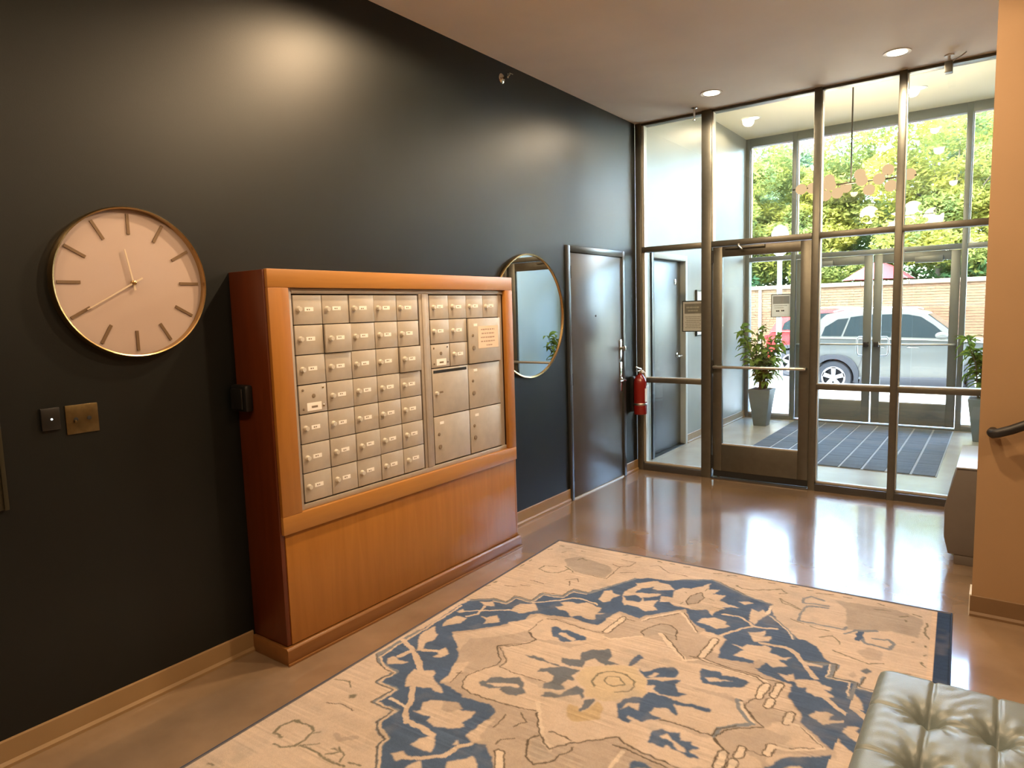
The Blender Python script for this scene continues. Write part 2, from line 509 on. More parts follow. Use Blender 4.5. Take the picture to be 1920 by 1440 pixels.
# ------------------------------------------------------------------ inner storefront
FD0, FD1 = YF - 0.055, YF + 0.055
w1 = thing('window_1', 'inner aluminium storefront with clear panes between lobby and vestibule', 'storefront', (0, YF, 0), kind='structure')
def mullion(x0, x1, z0, z1, par, y0=FD0, y1=FD1, mat='storefront_metal', name='mullion'):
    return box(name, x0, y0, z0, x1, y1, z1, mat, par, 0.003)
mullion(0.0, 0.058, 0, HC, w1)
mullion(0.645, 0.735, 0, HC, w1)
mullion(1.580, 1.634, 0, HC, w1)
mullion(2.176, 2.228, 0, HC, w1)
mullion(2.80, 2.85, 0, HC, w1)
mullion(3.14, XR, 0, HC, w1)
SEG = [(0.058, 0.645), (1.634, 2.176), (2.228, 2.80), (2.85, 3.14)]
for a, b in [(0.058, 0.645), (0.735, 1.58), (1.634, 2.176), (2.228, 2.80), (2.85, 3.14)]:
    mullion(a, b, 2.118, 2.166, w1, name='transom_bar')
    mullion(a, b, HC - 0.022, HC, w1, FD0 + 0.02, FD1, name='head_bar')
    box('glass_pane', a, YF - 0.004, 2.166, b, YF + 0.004, HC - 0.022, 'clear_glass', w1)
for a, b in SEG:
    mullion(a, b, 0, 0.062, w1, mat='sill_metal', name='sill')
    box('glazing_stop', a, YF - 0.02, 0.062, b, YF + 0.02, 0.082, 'storefront_bright', w1, 0.002)
    mullion(a, b, 0.870, 0.915, w1, name='mid_rail')
    box('rail_top', a, YF - 0.045, 0.915, b, YF + 0.04, 0.921, 'storefront_bright', w1)
    box('glass_pane', a, YF - 0.004, 0.082, b, YF + 0.004, 0.870, 'clear_glass', w1)
    box('glass_pane', a, YF - 0.004, 0.921, b, YF + 0.004, 2.118, 'clear_glass', w1)
# pale glazing stops beside posts; those at the jamb paint its lit reveal
for x0, x1, z0, z1 in [(0.058, 0.066, 0.082, HC - 0.022), (0.072, 0.080, 0.082, HC - 0.022), (0.735, 0.745, 2.166, HC - 0.022),
                       (1.634, 1.641, 0.082, HC - 0.022), (2.228, 2.235, 0.082, HC - 0.022)]:
    box('glazing_stop', x0, YF - 0.03, z0, x1, YF + 0.03, z1, 'storefront_bright', w1)
box('threshold', 0.735, YF - 0.06, 0.0, 1.58, YF + 0.06, 0.012, 'sill_metal', w1, 0.003)

def glass_door(name, label, x0, x1, y, z0, z1, stile, top, bottom, bar_z, bar_side, mat='storefront_metal'):
    d = thing(name, label, 'door', (x0, y, z0), kind='structure')
    t = 0.022
    box('stile', x0, y - t, z0, x0 + stile, y + t, z1, mat, d, 0.003)
    box('stile', x1 - stile, y - t, z0, x1, y + t, z1, mat, d, 0.003)
    box('top_rail', x0 + stile, y - t, z1 - top, x1 - stile, y + t, z1, mat, d, 0.003)
    box('bottom_rail', x0 + stile, y - t, z0, x1 - stile, y + t, z0 + bottom, mat, d, 0.003)
    box('glazing_stop', x0 + stile, y - 0.014, z0 + bottom, x1 - stile, y + 0.014, z0 + bottom + 0.010, 'storefront_bright', d)
    box('glass_pane', x0 + stile, y - 0.004, z0 + bottom + 0.010, x1 - stile, y + 0.004, z1 - top, 'clear_glass', d)
    yb = y + bar_side * 0.075
    bar = MB().tube([(x0 + 0.03, y + bar_side * t, bar_z), (x0 + 0.03, yb, bar_z), (x0 + 0.06, yb, bar_z), (x1 - 0.06, yb, bar_z),
               (x1 - 0.03, yb, bar_z), (x1 - 0.03, y + bar_side * t, bar_z)], 0.0135, 10).build('push_bar', 'satin_steel', d, smooth=60)
    return d

di = glass_door('door_1', 'single glass lobby door with a horizontal push bar', 0.742, 1.574, YF - 0.005, 0.075, 2.112, 0.085, 0.088, 0.245, 1.040, -1)
box('door_sweep', 0.75, YF - 0.02, 0.018, 1.57, YF + 0.014, 0.075, 'black_gasket', di)
for zz in (2.03, 1.04, 0.16):
    MB().cyl((0.742, YF - 0.035, zz - 0.055), (0.742, YF - 0.035, zz + 0.055), 0.009, n=10).build('pivot', 'black_gasket', di, smooth=60)
MB().cyl((0.80, YF - 0.03, 0.0), (0.80, YF - 0.03, 0.02), 0.012, n=10).build('floor_pivot', 'chrome', di, smooth=60)
cl = box('closer_track', 0.86, YF - 0.05, 2.085, 1.20, YF - 0.028, 2.108, 'storefront_metal', di, 0.003)
MB().tube([(0.98, YF - 0.055, 2.12), (0.99, YF - 0.08, 2.10), (1.02, YF - 0.085, 2.075)], 0.012, 8).build('closer_arm', 'satin_steel', di, smooth=60)

# ------------------------------------------------------------------ outer storefront
w2 = thing('window_2', 'street storefront of tall panes around the double entrance doors', 'storefront', (0, YO, 0), kind='structure')
O0, O1 = YO - 0.06, YO + 0.06
def om(x0, x1, z0, z1, name='mullion', mat='outer_metal_hazed'):
    return box(name, x0, O0, z0, x1, O1, z1, mat, w2, 0.004)
om(XV0, -0.005, 0, HV); om(0.545, 0.605, 0, HV); om(2.455, 2.515, 0, HV); om(3.08, XV1, 0, HV)
for a, b in [(-0.005, 0.545), (0.605, 2.455), (2.515, 3.08)]:
    om(a, b, HV - 0.11, HV, 'head_bar')
    om(a, b, 2.175, 2.235, 'transom_bar')
    box('glass_pane', a, YO - 0.004, 2.235, b, YO + 0.004, HV - 0.11, 'clear_glass', w2)
for a, b in [(-0.005, 0.545), (2.515, 3.08)]:
    om(a, b, 0, 0.055, 'sill')
    box('glazing_stop', a, YO - 0.03, 0.055, b, YO + 0.03, 0.075, 'storefront_bright', w2)
    box('glass_pane', a, YO - 0.004, 0.075, b, YO + 0.004, 2.175, 'clear_glass', w2)
for x in (-0.005, 0.605, 2.515):
    box('glazing_stop', x, YO - 0.025, 2.235, x + 0.014, YO + 0.025, HV - 0.11, 'storefront_bright', w2)
box('threshold', 0.605, O0, 0, 2.455, O1, 0.014, 'sill_metal', w2)
dl_ = glass_door('door_2', 'entrance door leaf beside the framed notice', 0.612, 1.522, YO, 0.03, 2.168, 0.095, 0.11, 0.27, 1.043, -1, 'outer_metal_hazed')
dr_ = glass_door('door_3', 'entrance door leaf on the side of the right planter', 1.538, 2.448, YO, 0.03, 2.168, 0.095, 0.11, 0.27, 1.043, -1, 'outer_metal_hazed')
for d, x in ((dl_, 1.47), (dr_, 1.59)):
    MB().tube([(x, YO + 0.022, 1.11), (x, YO + 0.07, 1.13), (x + (0.10 if x > 1.5 else -0.10), YO + 0.075, 1.13), (x + (0.12 if x > 1.5 else -0.12), YO + 0.075, 1.10),
               (x + (0.12 if x > 1.5 else -0.12), YO + 0.075, 0.92), (x + (0.10 if x > 1.5 else -0.10), YO + 0.075, 0.89), (x, YO + 0.07, 0.89), (x, YO + 0.022, 0.90)], 0.011, 8).build('pull_handle', 'lamp_white', d, smooth=60)
    box('bar_bracket', x - 0.03, YO - 0.09, 1.01, x + 0.03, YO - 0.02, 1.075, 'black_plastic', d, 0.006)
box('closer_box', 0.78, YO - 0.085, 2.055, 1.07, YO - 0.022, 2.125, 'outer_metal_hazed', dl_, 0.006)
box('closer_box', 1.985, YO - 0.085, 2.035, 2.275, YO - 0.022, 2.115, 'outer_metal_hazed', dr_, 0.006)

# ------------------------------------------------------------------ lobby door in the dark wall
d3 = thing('door_4', 'dark painted metal door with lever and lock plates', 'door', (0, 4.74, 0), kind='structure')
box('frame_jamb', -0.12, 4.735, 0, 0.018, 4.785, 2.115, 'door_frame_paint', d3, 0.004)
box('frame_jamb', -0.12, 5.715, 0, 0.018, 5.765, 2.115, 'door_frame_paint', d3, 0.004)
box('frame_head', -0.12, 4.785, 2.062, 0.018, 5.715, 2.115, 'door_frame_paint', d3, 0.004)
box('door_leaf', -0.045, 4.788, 0.012, 0.004, 5.712, 2.059, 'door_paint', d3, 0.002)
box('threshold', -0.1, 4.785, 0.0, 0.012, 5.715, 0.010, 'storefront_bright', d3)
for z in (1.90, 1.02, 0.21):
    MB().cyl((0.012, 4.787, z - 0.05), (0.012, 4.787, z + 0.05), 0.008, n=10).build('hinge', 'black_gasket', d3, smooth=60)
MB().cyl((0.004, 5.215, 1.535), (0.009, 5.215, 1.535), 0.009, n=14).build('peephole', 'black_gasket', d3, smooth=60)
up = box('lock_plate', 0.004, 5.655, 1.12, 0.010, 5.725, 1.305, 'chrome', d3, 0.003)
MB().lathe([(0.012, 0.0), (0.012, 0.025), (0.022, 0.030), (0.024, 0.050), (0.016, 0.056)], (0.010, 5.665, 1.225), 'x', 16).build('lock_knob', 'chrome', d3, smooth=50)
lo = box('lever_plate', 0.004, 5.655, 0.825, 0.010, 5.72, 1.095, 'chrome', d3, 0.003)
MB().tube([(0.01, 5.675, 0.93), (0.05, 5.675, 0.93), (0.06, 5.665, 0.93), (0.06, 5.56, 0.928)], [0.013, 0.012, 0.011, 0.008], 10).build('lever', 'chrome', d3, smooth=60)
MB().lathe([(0.026, 0.0), (0.026, 0.008), (0.018, 0.012)], (0.010, 5.675, 0.93), 'x', 18).build('rosette', 'chrome', d3, smooth=50)

# ------------------------------------------------------------------ vestibule door
d4 = thing('door_5', 'dark vestibule door seen through the storefront side pane', 'door', (XV0, 6.5, 0), kind='structure')
box('frame_jamb', -0.2, 6.50, 0, XV0 + 0.014, 6.555, 2.16, 'door_frame_paint', d4, 0.004)
box('frame_jamb', -0.2, 7.415, 0, XV0 + 0.014, 7.47, 2.16, 'pale_paint', d4, 0.004)
box('frame_head', -0.2, 6.555, 2.10, XV0 + 0.014, 7.415, 2.16, 'pale_paint', d4, 0.004)
box('door_leaf', -0.155, 6.558, 0.012, -0.11, 7.412, 2.096, 'door_paint', d4, 0.002)
box('threshold', -0.19, 6.555, 0.0, XV0, 7.415, 0.010, 'black_gasket', d4)
MB().lathe([(0.03, 0.0), (0.03, 0.006), (0.02, 0.01)], (-0.11, 7.26, 1.87), 'x', 18).build('lock_rosette', 'chrome', d4, smooth=50)
MB().lathe([(0.028, 0.0), (0.028, 0.008), (0.018, 0.012)], (-0.11, 7.30, 1.045), 'x', 18).build('rosette', 'chrome', d4, smooth=50)
MB().tube([(-0.10, 7.30, 1.045), (-0.055, 7.30, 1.045), (-0.045, 7.29, 1.045), (-0.045, 7.18, 1.04)], [0.013, 0.012, 0.011, 0.008], 10).build('lever', 'chrome', d4, smooth=60)
# ------------------------------------------------------------------ mail cabinet
cab = thing('mail_cabinet', 'orange wood lobby cabinet holding a wall of small metal mailboxes', 'mailbox cabinet', (0.0, 2.70, 0))
CY0, CY1 = 1.785, 3.605
XF = 0.276
box('side_panel', 0.0, 1.775, 0.085, 0.258, 1.80, 1.812, 'cherry_wood_side', cab, 0.002)
box('side_panel', 0.0, 3.592, 0.085, 0.258, 3.617, 1.812, 'cherry_wood', cab, 0.002)
box('top_panel', 0.0, 1.80, 1.790, 0.258, 3.592, 1.812, 'cherry_wood_flat', cab, 0.002)
box('lower_panel', 0.235, 1.80, 0.085, 0.262, 3.592, 0.62, 'cherry_wood', cab, 0.0015)
box('back_panel', 0.0, 1.80, 0.085, 0.02, 3.592, 1.79, 'mailbox_gap', cab)
box('frame_top', 0.250, CY0, 1.733, XF, CY1, 1.815, 'cherry_wood_flat', cab, 0.003)
box('frame_bottom', 0.250, CY0, 0.612, XF, CY1, 0.697, 'cherry_wood_flat', cab, 0.003)
box('frame_stile', 0.250, CY0, 0.697, XF, 1.892, 1.733, 'cherry_wood', cab, 0.003)
box('frame_stile', 0.250, 3.525, 0.697, XF, CY1, 1.733, 'cherry_wood', cab, 0.003)
pl = MB()
pp = [(0, 0), (0.278, 0), (0.278, 0.070), (0.270, 0.080), (0, 0.080)]
pl.add([(p[0], 1.762, p[1]) for p in pp] + [(p[0], 3.628, p[1]) for p in pp],
       [tuple(range(5)), tuple(range(5, 10))[::-1]] + [(k, 5 + k, 5 + (k + 1) % 5, (k + 1) % 5) for k in range(5)])
pl.build('plinth', 'plinth_wood_shaded', cab, 0.0015)
box('shoe_strip', 0.278, 1.758, 0.0, 0.286, 3.632, 0.012, 'plinth_wood_shaded', cab, 0.002)

XP = 0.238     # recessed metal carcass face
box('metal_backing', 0.16, 1.892, 0.697, XP - 0.004, 3.525, 1.733, 'mailbox_gap', cab)
Y0, PY, Z0, PZ = 1.927, 0.1633, 0.727, 0.1393
def trim(y0, z0, y1, z1, x1=0.254):
    box('metal_trim', XP - 0.004, y0, z0, x1, y1, z1, 'mailbox_frame_metal', cab, 0.002)
ZT = Z0 + 7 * PZ
trim(1.892, 0.697, 1.919, 1.733)
trim(1.919, ZT + 0.005, 3.525, 1.733 - 0.001)
trim(1.919, 0.697, 3.525, Z0 - 0.005)
trim(2.752, Z0 - 0.005, 2.772, ZT + 0.005, 0.252)
trim(2.772, Z0 - 0.005, 2.808, ZT + 0.005, 0.257)
trim(2.808, Z0 - 0.005, 2.830, ZT + 0.005, 0.252)
trim(3.488, Z0 - 0.005, 3.525, ZT + 0.005, 0.244)
box('trim_bead', 0.254, 1.919, ZT + 0.012, 0.257, 3.49, ZT + 0.018, 'mailbox_frame_metal', cab)

door_me = MB().box(0, 0.0022, 0.0022, 0.014, PY - 0.0022, PZ - 0.0022).build('mailbox_door', 'mailbox_metal', cab, 0.0015)
lock_me = MB().lathe([(0.013, 0.0), (0.013, 0.006), (0.0105, 0.010), (0.0105, 0.018)], (0.014, 0.030, PZ * 0.52), 'x', 14).build('lock', 'lock_metal', door_me, smooth=45)
label_me = MB().box(0.014, 0.064, PZ * 0.52 - 0.0095, 0.0150, 0.114, PZ * 0.52 + 0.0095).build('number_label', 'white_label', door_me)
ink_me = MB().box(0.0150, 0.076, PZ * 0.52 - 0.003, 0.01515, 0.084, PZ * 0.52 + 0.003).box(0.0150, 0.088, PZ * 0.52 - 0.003, 0.01515, 0.094, PZ * 0.52 + 0.003).build('number_print', 'label_ink', door_me)
ink_me.parent = door_me
for o in (door_me, lock_me, label_me, ink_me):
    o.location = (0, 0, 0)
# the builder already subtracted the cabinet's base; put shared meshes back to plain local coordinates
off = Vector(cab.location)
for o in (door_me, lock_me, label_me, ink_me):
    o.data.transform(Matrix.Translation(off))
rng = random.Random(4)
protos = (lock_me, label_me, ink_me)
first = True
def mail_door(y, z, proud, plain=False):
    global first
    if first:
        d = door_me; first = False
        kids = protos
    else:
        d = clone(door_me, cab)
        kids = [clone(k, d) for k in protos]
    d.location = Vector((XP + proud, y, z)) - off
    dy = rng.uniform(-0.004, 0.004)
    for k in kids:
        k.location = (0, dy, rng.uniform(-0.002, 0.002))
    kids[1].rotation_euler = (0, 0, 0)
    return d
for c in range(5):
    for r in range(7):
        if (c, r) == (0, 3):
            continue
        proud = rng.choice([0, 0, 0, 0.002, 0.004]) - 0.001
        if (c, r) in ((1, 1), (4, 2)): proud = 0.010
        mail_door(Y0 + c * PY, ZT - (r + 1) * PZ, proud)
YB = 2.834
QY = 0.1615
for c in range(4):
    mail_door(YB + c * QY, ZT - PZ, 0.001)
for c, r in ((0, 1), (1, 1), (1, 2)):
    mail_door(YB + c * QY, ZT - (r + 1) * PZ, rng.choice([0, 0.002]))

def special(y, z):           # box with three screws, a keyhole and a worn sticker
    d = MB().box(XP, y + 0.003, z + 0.003, XP + 0.013, y + PY - 0.003, z + PZ - 0.003).build('mailbox_door', 'mailbox_metal', cab, 0.0015)
    for dy, dz in ((0.025, 0.115), (0.140, 0.118), (0.025, 0.025), (0.140, 0.030)):
        MB().lathe([(0.006, 0), (0.006, 0.002), (0.004, 0.004)], (XP + 0.013, y + dy, z + dz), 'x', 10).build('screw', 'chrome' if dy > 0.1 else 'label_ink', d, smooth=40)
    MB().lathe([(0.010, 0), (0.010, 0.002), (0.006, 0.003)], (XP + 0.013, y + 0.085, z + 0.083), 'x', 14).build('keyhole', 'label_ink', d, smooth=40)
    box('sticker', XP + 0.013, y + 0.045, z + 0.014, XP + 0.0136, y + 0.128, z + 0.052, 'white_label', d)
    box('sticker_print', XP + 0.0136, y + 0.07, z + 0.026, XP + 0.0138, y + 0.105, z + 0.036, 'label_ink', d)
special(Y0, ZT - 4 * PZ)
special(YB, ZT - 3 * PZ)

def parcel(y0, z0, y1, z1, proud=0.0):
    d = MB().box(XP + proud, y0 + 0.003, z0 + 0.003, XP + proud + 0.014, y1 - 0.003, z1 - 0.003).build('parcel_door', 'mailbox_metal', cab, 0.0015)
    x = XP + proud + 0.014
    h = z1 - z0
    MB().lathe([(0.009, 0), (0.009, 0.003), (0.006, 0.004)], (x, y0 + 0.04, z0 + h * 0.62), 'x', 14).build('keyhole', 'label_ink', d, smooth=40)
    MB().lathe([(0.013, 0), (0.013, 0.005), (0.007, 0.006)], (x, y0 + 0.045, z0 + h * 0.35), 'x', 14).build('lock', 'label_ink', d, smooth=40)
    box('number_label', x, y0 + 0.05, z1 - 0.05, x + 0.001, y0 + 0.085, z1 - 0.034, 'white_label', d)
    return d, x
YM, YE = YB + 2 * QY + 0.003, YB + 4 * QY
pd, px_ = parcel(YM, ZT - 3 * PZ, YE, ZT - PZ, 0.012)
pn_ = thing('paper_notice', 'pinkish paper note taped to the upper parcel door of the mailboxes', 'note', (px_, 3.35, 1.375))
box('sheet', px_, 3.252, 1.375, px_ + 0.0012, 3.455, 1.512, 'pink_paper', pn_)
for i, (a, b) in enumerate(((0.028, 0.165), (0.034, 0.160), (0.025, 0.168), (0.025, 0.168), (0.080, 0.140))):
    z = 1.490 - i * 0.0245
    m = MB()
    y = 3.252 + a
    while y < 3.252 + b:
        w = rng.uniform(0.010, 0.024)
        m.box(px_ + 0.0012, y, z - 0.004 + rng.uniform(-0.001, 0.001), px_ + 0.0015, min(y + w, 3.252 + b), z + 0.004)
        y += w + rng.uniform(0.003, 0.007)
    m.build('text_line', 'paper_ink', pn_)
parcel(YM, ZT - 5 * PZ, YE, ZT - 3 * PZ)
parcel(YM, ZT - 7 * PZ, YE, ZT - 5 * PZ)
parcel(YB, ZT - 7 * PZ, YM - 0.003, ZT - 5 * PZ)
od = MB().box(XP, YB + 0.003, ZT - 5 * PZ + 0.003, XP + 0.014, YM - 0.006, ZT - 3 * PZ - 0.003).build('outgoing_mail_door', 'mailbox_metal', cab, 0.0015)
sl = MB()
sl.box(XP + 0.0135, YB + 0.012, 1.255, XP + 0.0145, YM - 0.018, 1.272)
sl.build('mail_slot', 'black_gasket', od)
MB().lathe([(0.011, 0.0), (0.011, 0.006), (0.0085, 0.016)], (XP + 0.014, YB + 0.030, 1.14), 'x', 14).build('lock', 'lock_metal', od, smooth=45)
box('number_label', XP + 0.014, YB + 0.06, 1.137, XP + 0.0148, YB + 0.09, 1.148, 'label_ink', od)

lb = thing('key_box', 'small black lock box fixed to the side of the mailbox cabinet', 'lock box', (0.07, 1.775, 1.178))
box('box_body', 0.012, 1.735, 1.178, 0.128, 1.7749, 1.300, 'black_plastic', lb, 0.010)
box('box_cover', 0.024, 1.724, 1.19, 0.110, 1.735, 1.285, 'black_plastic', lb, 0.006)

# ------------------------------------------------------------------ clock
ck = thing('wall_clock', 'large round pale wall clock with thin brass rim and bar markers', 'clock', (0.0, 1.340, 1.455))
CC = (0.0, 1.340, 1.757)
R_ = 0.300
MB().lathe([(R_ - 0.008, 0.0), (R_ - 0.002, 0.0), (R_, 0.006), (R_, 0.040), (R_ - 0.004, 0.046), (R_ - 0.009, 0.044), (R_ - 0.011, 0.016), (R_ - 0.011, 0.0)], CC, 'x', 72, True).build('rim', 'brass', ck, smooth=50)
MB().lathe([(R_ - 0.0095, 0.002), (R_ - 0.0095, 0.016), (R_ - 0.02, 0.0165), (0.002, 0.0165)], CC, 'x', 72).build('dial', 'clock_face', ck, smooth=50)
def radial(name, ang, r0, r1, w, x0, x1, mat, taper=1.0):
    # ang clockwise from 12 as seen from the room (y grows to the viewer's right)
    d = Vector((0, math.sin(ang), math.cos(ang))); s = Vector((0, math.cos(ang), -math.sin(ang)))
    c = Vector(CC)
    vs = []
    for x in (x0, x1):
        for r, ww in ((r0, w), (r1, w * taper)):
            for k in (-1, 1):
                p = c + d * r + s * (k * ww / 2); p.x = x; vs.append(p)
    return MB().add(vs, [(0, 1, 3, 2), (4, 6, 7, 5), (0, 2, 6, 4), (1, 5, 7, 3), (0, 4, 5, 1), (2, 3, 7, 6)]).build(name, mat, ck)
for h in range(12):
    radial('hour_marker', h * math.pi / 6, 0.193, 0.274, 0.0115, 0.0165, 0.021, 'clock_mark')
radial('hour_hand', math.radians(350), -0.03, 0.135, 0.008, 0.024, 0.027, 'clock_hand', 0.6)
radial('minute_hand', math.radians(240), -0.04, 0.21, 0.007, 0.029, 0.032, 'clock_hand', 0.6)
MB().lathe([(0.009, 0.0165), (0.009, 0.034), (0.005, 0.036)], CC, 'x', 16).build('centre_cap', 'brass', ck, smooth=50)

# ------------------------------------------------------------------ small wall things
sp = thing('switch_plate', 'tarnished brass double wall plate below the clock', 'wall plate', (0, 1.113, 1.178))
box('plate', 0.0, 1.056, 1.178, 0.006, 1.171, 1.290, 'old_brass', sp, 0.002)
for y, z in ((1.09, 1.234), (1.137, 1.234)):
    MB().lathe([(0.008, 0), (0.008, 0.0015), (0.003, 0.002)], (0.006, y, z), 'x', 12).build('opening', 'black_gasket', sp, smooth=40)
box('toggle', 0.006, 1.082, 1.222, 0.016, 1.090, 1.232, 'old_brass', sp, 0.002)
ld = thing('wall_sensor', 'small black sensor with a tiny lit dot beside the brass plate', 'sensor', (0, 1.0, 1.21))
box('housing', 0.0, 0.972, 1.205, 0.014, 1.036, 1.290, 'black_plastic', ld, 0.004)
MB().lathe([(0.0035, 0), (0.0035, 0.002), (0.002, 0.003)], (0.014, 1.006, 1.247), 'x', 10).build('indicator', 'led_dot', ld, smooth=40)
pn = thing('wall_panel', 'dim olive panel on the dark wall cut by the picture edge', 'panel', (0, 0.60, 0.945))
material('olive_panel', (0.024, 0.021, 0.008), 0.55)
box('board', 0.0, 0.30, 0.945, 0.022, 0.842, 2.05, 'olive_panel', pn, 0.003)
box('edge_strip', 0.022, 0.828, 0.945, 0.028, 0.842, 2.05, 'olive_panel', pn, 0.001)

mr = thing('round_mirror', 'round wall mirror with a thin gold frame behind the cabinet corner', 'mirror', (0, 4.19, 1.095))
MC = (0.0, 4.192, 1.555)
MB().lathe([(0.448, 0.004), (0.462, 0.004), (0.464, 0.010), (0.464, 0.024), (0.460, 0.028), (0.452, 0.026), (0.449, 0.018)], MC, 'x', 80, True).build('gold_frame', 'brass', mr, smooth=50)
MB().lathe([(0.450, 0.002), (0.450, 0.016), (0.446, 0.0165), (0.001, 0.0165)], MC, 'x', 80).build('mirror_plate', 'mirror_silver', mr)

ss = thing('sidewall_sprinkler', 'chrome sidewall sprinkler high on the dark wall', 'sprinkler', (0, 3.935, 3.18))
MB().lathe([(0.034, 0), (0.034, 0.004), (0.026, 0.010)], (0, 3.935, 3.20), 'x', 18).build('escutcheon', 'chrome', ss, smooth=45)
MB().cyl((0.008, 3.935, 3.20), (0.055, 3.935, 3.20), 0.009, n=12).build('nozzle', 'chrome', ss, smooth=45)
MB().box(0.05, 3.915, 3.212, 0.085, 3.955, 3.216).cyl((0.055, 3.935, 3.20), (0.075, 3.935, 3.213), 0.004, n=8).build('deflector', 'chrome', ss)
cs = thing('pendent_sprinkler', 'small sprinkler head hanging from the ceiling by the storefront', 'sprinkler', (0.632, 5.9, 3.2))
MB().lathe([(0.030, HC - 3.21), (0.030, HC - 3.214), (0.012, HC - 3.222)], (0.632, 5.9, 3.21), 'z', 18).build('escutcheon', 'chrome', cs, smooth=45)
MB().cyl((0.632, 5.9, 3.24), (0.632, 5.9, 3.30), 0.009, n=10).build('nozzle', 'chrome', cs, smooth=45)
MB().lathe([(0.004, 0.04), (0.006, 0.012), (0.016, 0.006), (0.016, 0.002)], (0.632, 5.9, 3.20), 'z', 14).build('deflector', 'chrome', cs, smooth=45)
sc_ = thing('ceiling_camera', 'small grey camera hanging from the ceiling before the tall panes', 'camera', (2.497, 5.9, 3.18))
box('camera_body', 2.472, 5.86, 3.185, 2.522, 5.93, 3.262, 'storefront_metal', sc_, 0.006)
MB().cyl((2.497, 5.9, 3.262), (2.497, 5.9, HC), 0.009, n=10).build('bracket', 'lamp_white', sc_, smooth=45)
MB().cyl((2.497, 5.9, HC - 0.008), (2.497, 5.9, HC), 0.03, n=16).build('ceiling_plate', 'lamp_white', sc_, smooth=45)
MB().tube([(2.515, 5.9, 3.258), (2.54, 5.9, 3.275), (2.57, 5.9, 3.288), (2.60, 5.9, HC - 0.001)], 0.004, 6).build('cable', 'pole_grey', sc_, smooth=60)

fe = thing('fire_extinguisher', 'red fire extinguisher on a wall bracket beside the dark door', 'fire extinguisher', (0.095, 5.905, 0.575))
EX, EY = 0.095, 5.905
MB().lathe([(0.045, 0.0), (0.060, 0.006), (0.062, 0.02), (0.062, 0.305), (0.055, 0.345), (0.032, 0.378), (0.020, 0.386), (0.020, 0.398)], (EX, EY, 0.575), 'z', 28).build('cylinder_body', 'extinguisher_red', fe, smooth=45)
MB().cyl((EX, EY, 0.970), (EX, EY, 1.008), 0.017, n=14).build('valve', 'chrome', fe, smooth=45)
MB().box(EX - 0.012, EY - 0.085, 0.995, EX + 0.012, EY + 0.02, 1.003).build('lower_handle', 'chrome', fe, 0.002)
MB().tube([(EX, EY + 0.02, 1.012), (EX, EY - 0.03, 1.024), (EX, EY - 0.09, 1.040)], [0.010, 0.009, 0.007], 8).build('squeeze_lever', 'chrome', fe, smooth=50)
MB().lathe([(0.016, 0), (0.016, 0.012), (0.012, 0.014)], (EX + 0.017, EY, 0.988), 'x', 14).build('gauge', 'lamp_white', fe, smooth=45)
MB().tube([(EX + 0.01, EY + 0.018, 0.990), (EX + 0.02, EY + 0.055, 0.975), (EX + 0.02, EY + 0.075, 0.92), (EX + 0.015, EY + 0.078, 0.80), (EX + 0.01, EY + 0.072, 0.70), (EX + 0.005, EY + 0.070, 0.66)], 0.009, 8).build('hose', 'lamp_white', fe, smooth=60)
lab = MB()
N = 10
vs = []
for z in (0.70, 0.83):
    for k in range(N + 1):
        t = math.radians(-20 + 100 * k / N)
        vs.append((EX + 0.0628 * math.cos(t), EY + 0.0628 * math.sin(t), z))
lab.add(vs, [(k, k + 1, N + 2 + k, N + 1 + k) for k in range(N)])
lab.build('instruction_label', 'white_label', fe, smooth=60)
MB().lathe([(0.063, 0.0), (0.065, 0.002), (0.065, 0.018), (0.063, 0.020)], (EX, EY, 0.668), 'z', 28, True).build('bracket_strap', 'satin_steel', fe, smooth=45)
MB().box(0.0, EY - 0.03, 0.60, 0.034, EY + 0.03, 0.94).build('wall_bracket', 'black_plastic', fe, 0.003)

# ------------------------------------------------------------------ framed notices
def notice(name, label, x0, x1, y, z0, z1, header, lines, seed):
    t = thing(name, label, 'sign', ((x0 + x1) / 2, y, z0))
    f = 0.008
    box('frame_side', x0, y - 0.008, z0, x0 + f, y + 0.008, z1, 'sign_frame', t, 0.001)
    box('frame_side', x1 - f, y - 0.008, z0, x1, y + 0.008, z1, 'sign_frame', t, 0.001)
    box('frame_top', x0 + f, y - 0.008, z1 - f, x1 - f, y + 0.008, z1, 'sign_frame', t, 0.001)
    box('frame_bottom', x0 + f, y - 0.008, z0, x1 - f, y + 0.008, z0 + f, 'sign_frame', t, 0.001)
    box('sheet', x0 + f, y - 0.002, z0 + f, x1 - f, y + 0.006, z1 - f, 'sign_white', t)
    w, h = x1 - x0 - 2 * f, z1 - z0 - 2 * f
    yb = y - 0.0026
    box('header_band', x0 + f + 0.07 * w, yb, z1 - f - (0.08 + header) * h, x1 - f - 0.06 * w, y - 0.002, z1 - f - 0.07 * h, 'sign_band', t)
    rg = random.Random(seed)
    for kind, a, b, pz, hh in lines:
        o = MB()
        x = x0 + f + a * w
        while x < x0 + f + b * w:
            ww = rg.uniform(0.012, 0.03)
            o.box(x, yb - 0.0004, z1 - f - pz * h - hh * h / 2, min(x + ww, x0 + f + b * w), y - 0.0021, z1 - f - pz * h + hh * h / 2)
            x += ww + 0.003
        o.build('text_line', kind, t)
    return t
notice('framed_notice', 'black framed notice with a two-line grey heading on the inner side pane', 0.437, 0.645, YF + 0.018, 1.357, 1.645, 0.33,
       [('sign_band_text', 0.16, 0.82, 0.20, 0.055), ('sign_band_text', 0.24, 0.74, 0.31, 0.05)] +
       [('sign_text', 0.10 + 0.03 * (i % 3), 0.88 - 0.04 * (i % 2), 0.52 + 0.062 * i, 0.018) for i in range(7)], 2)
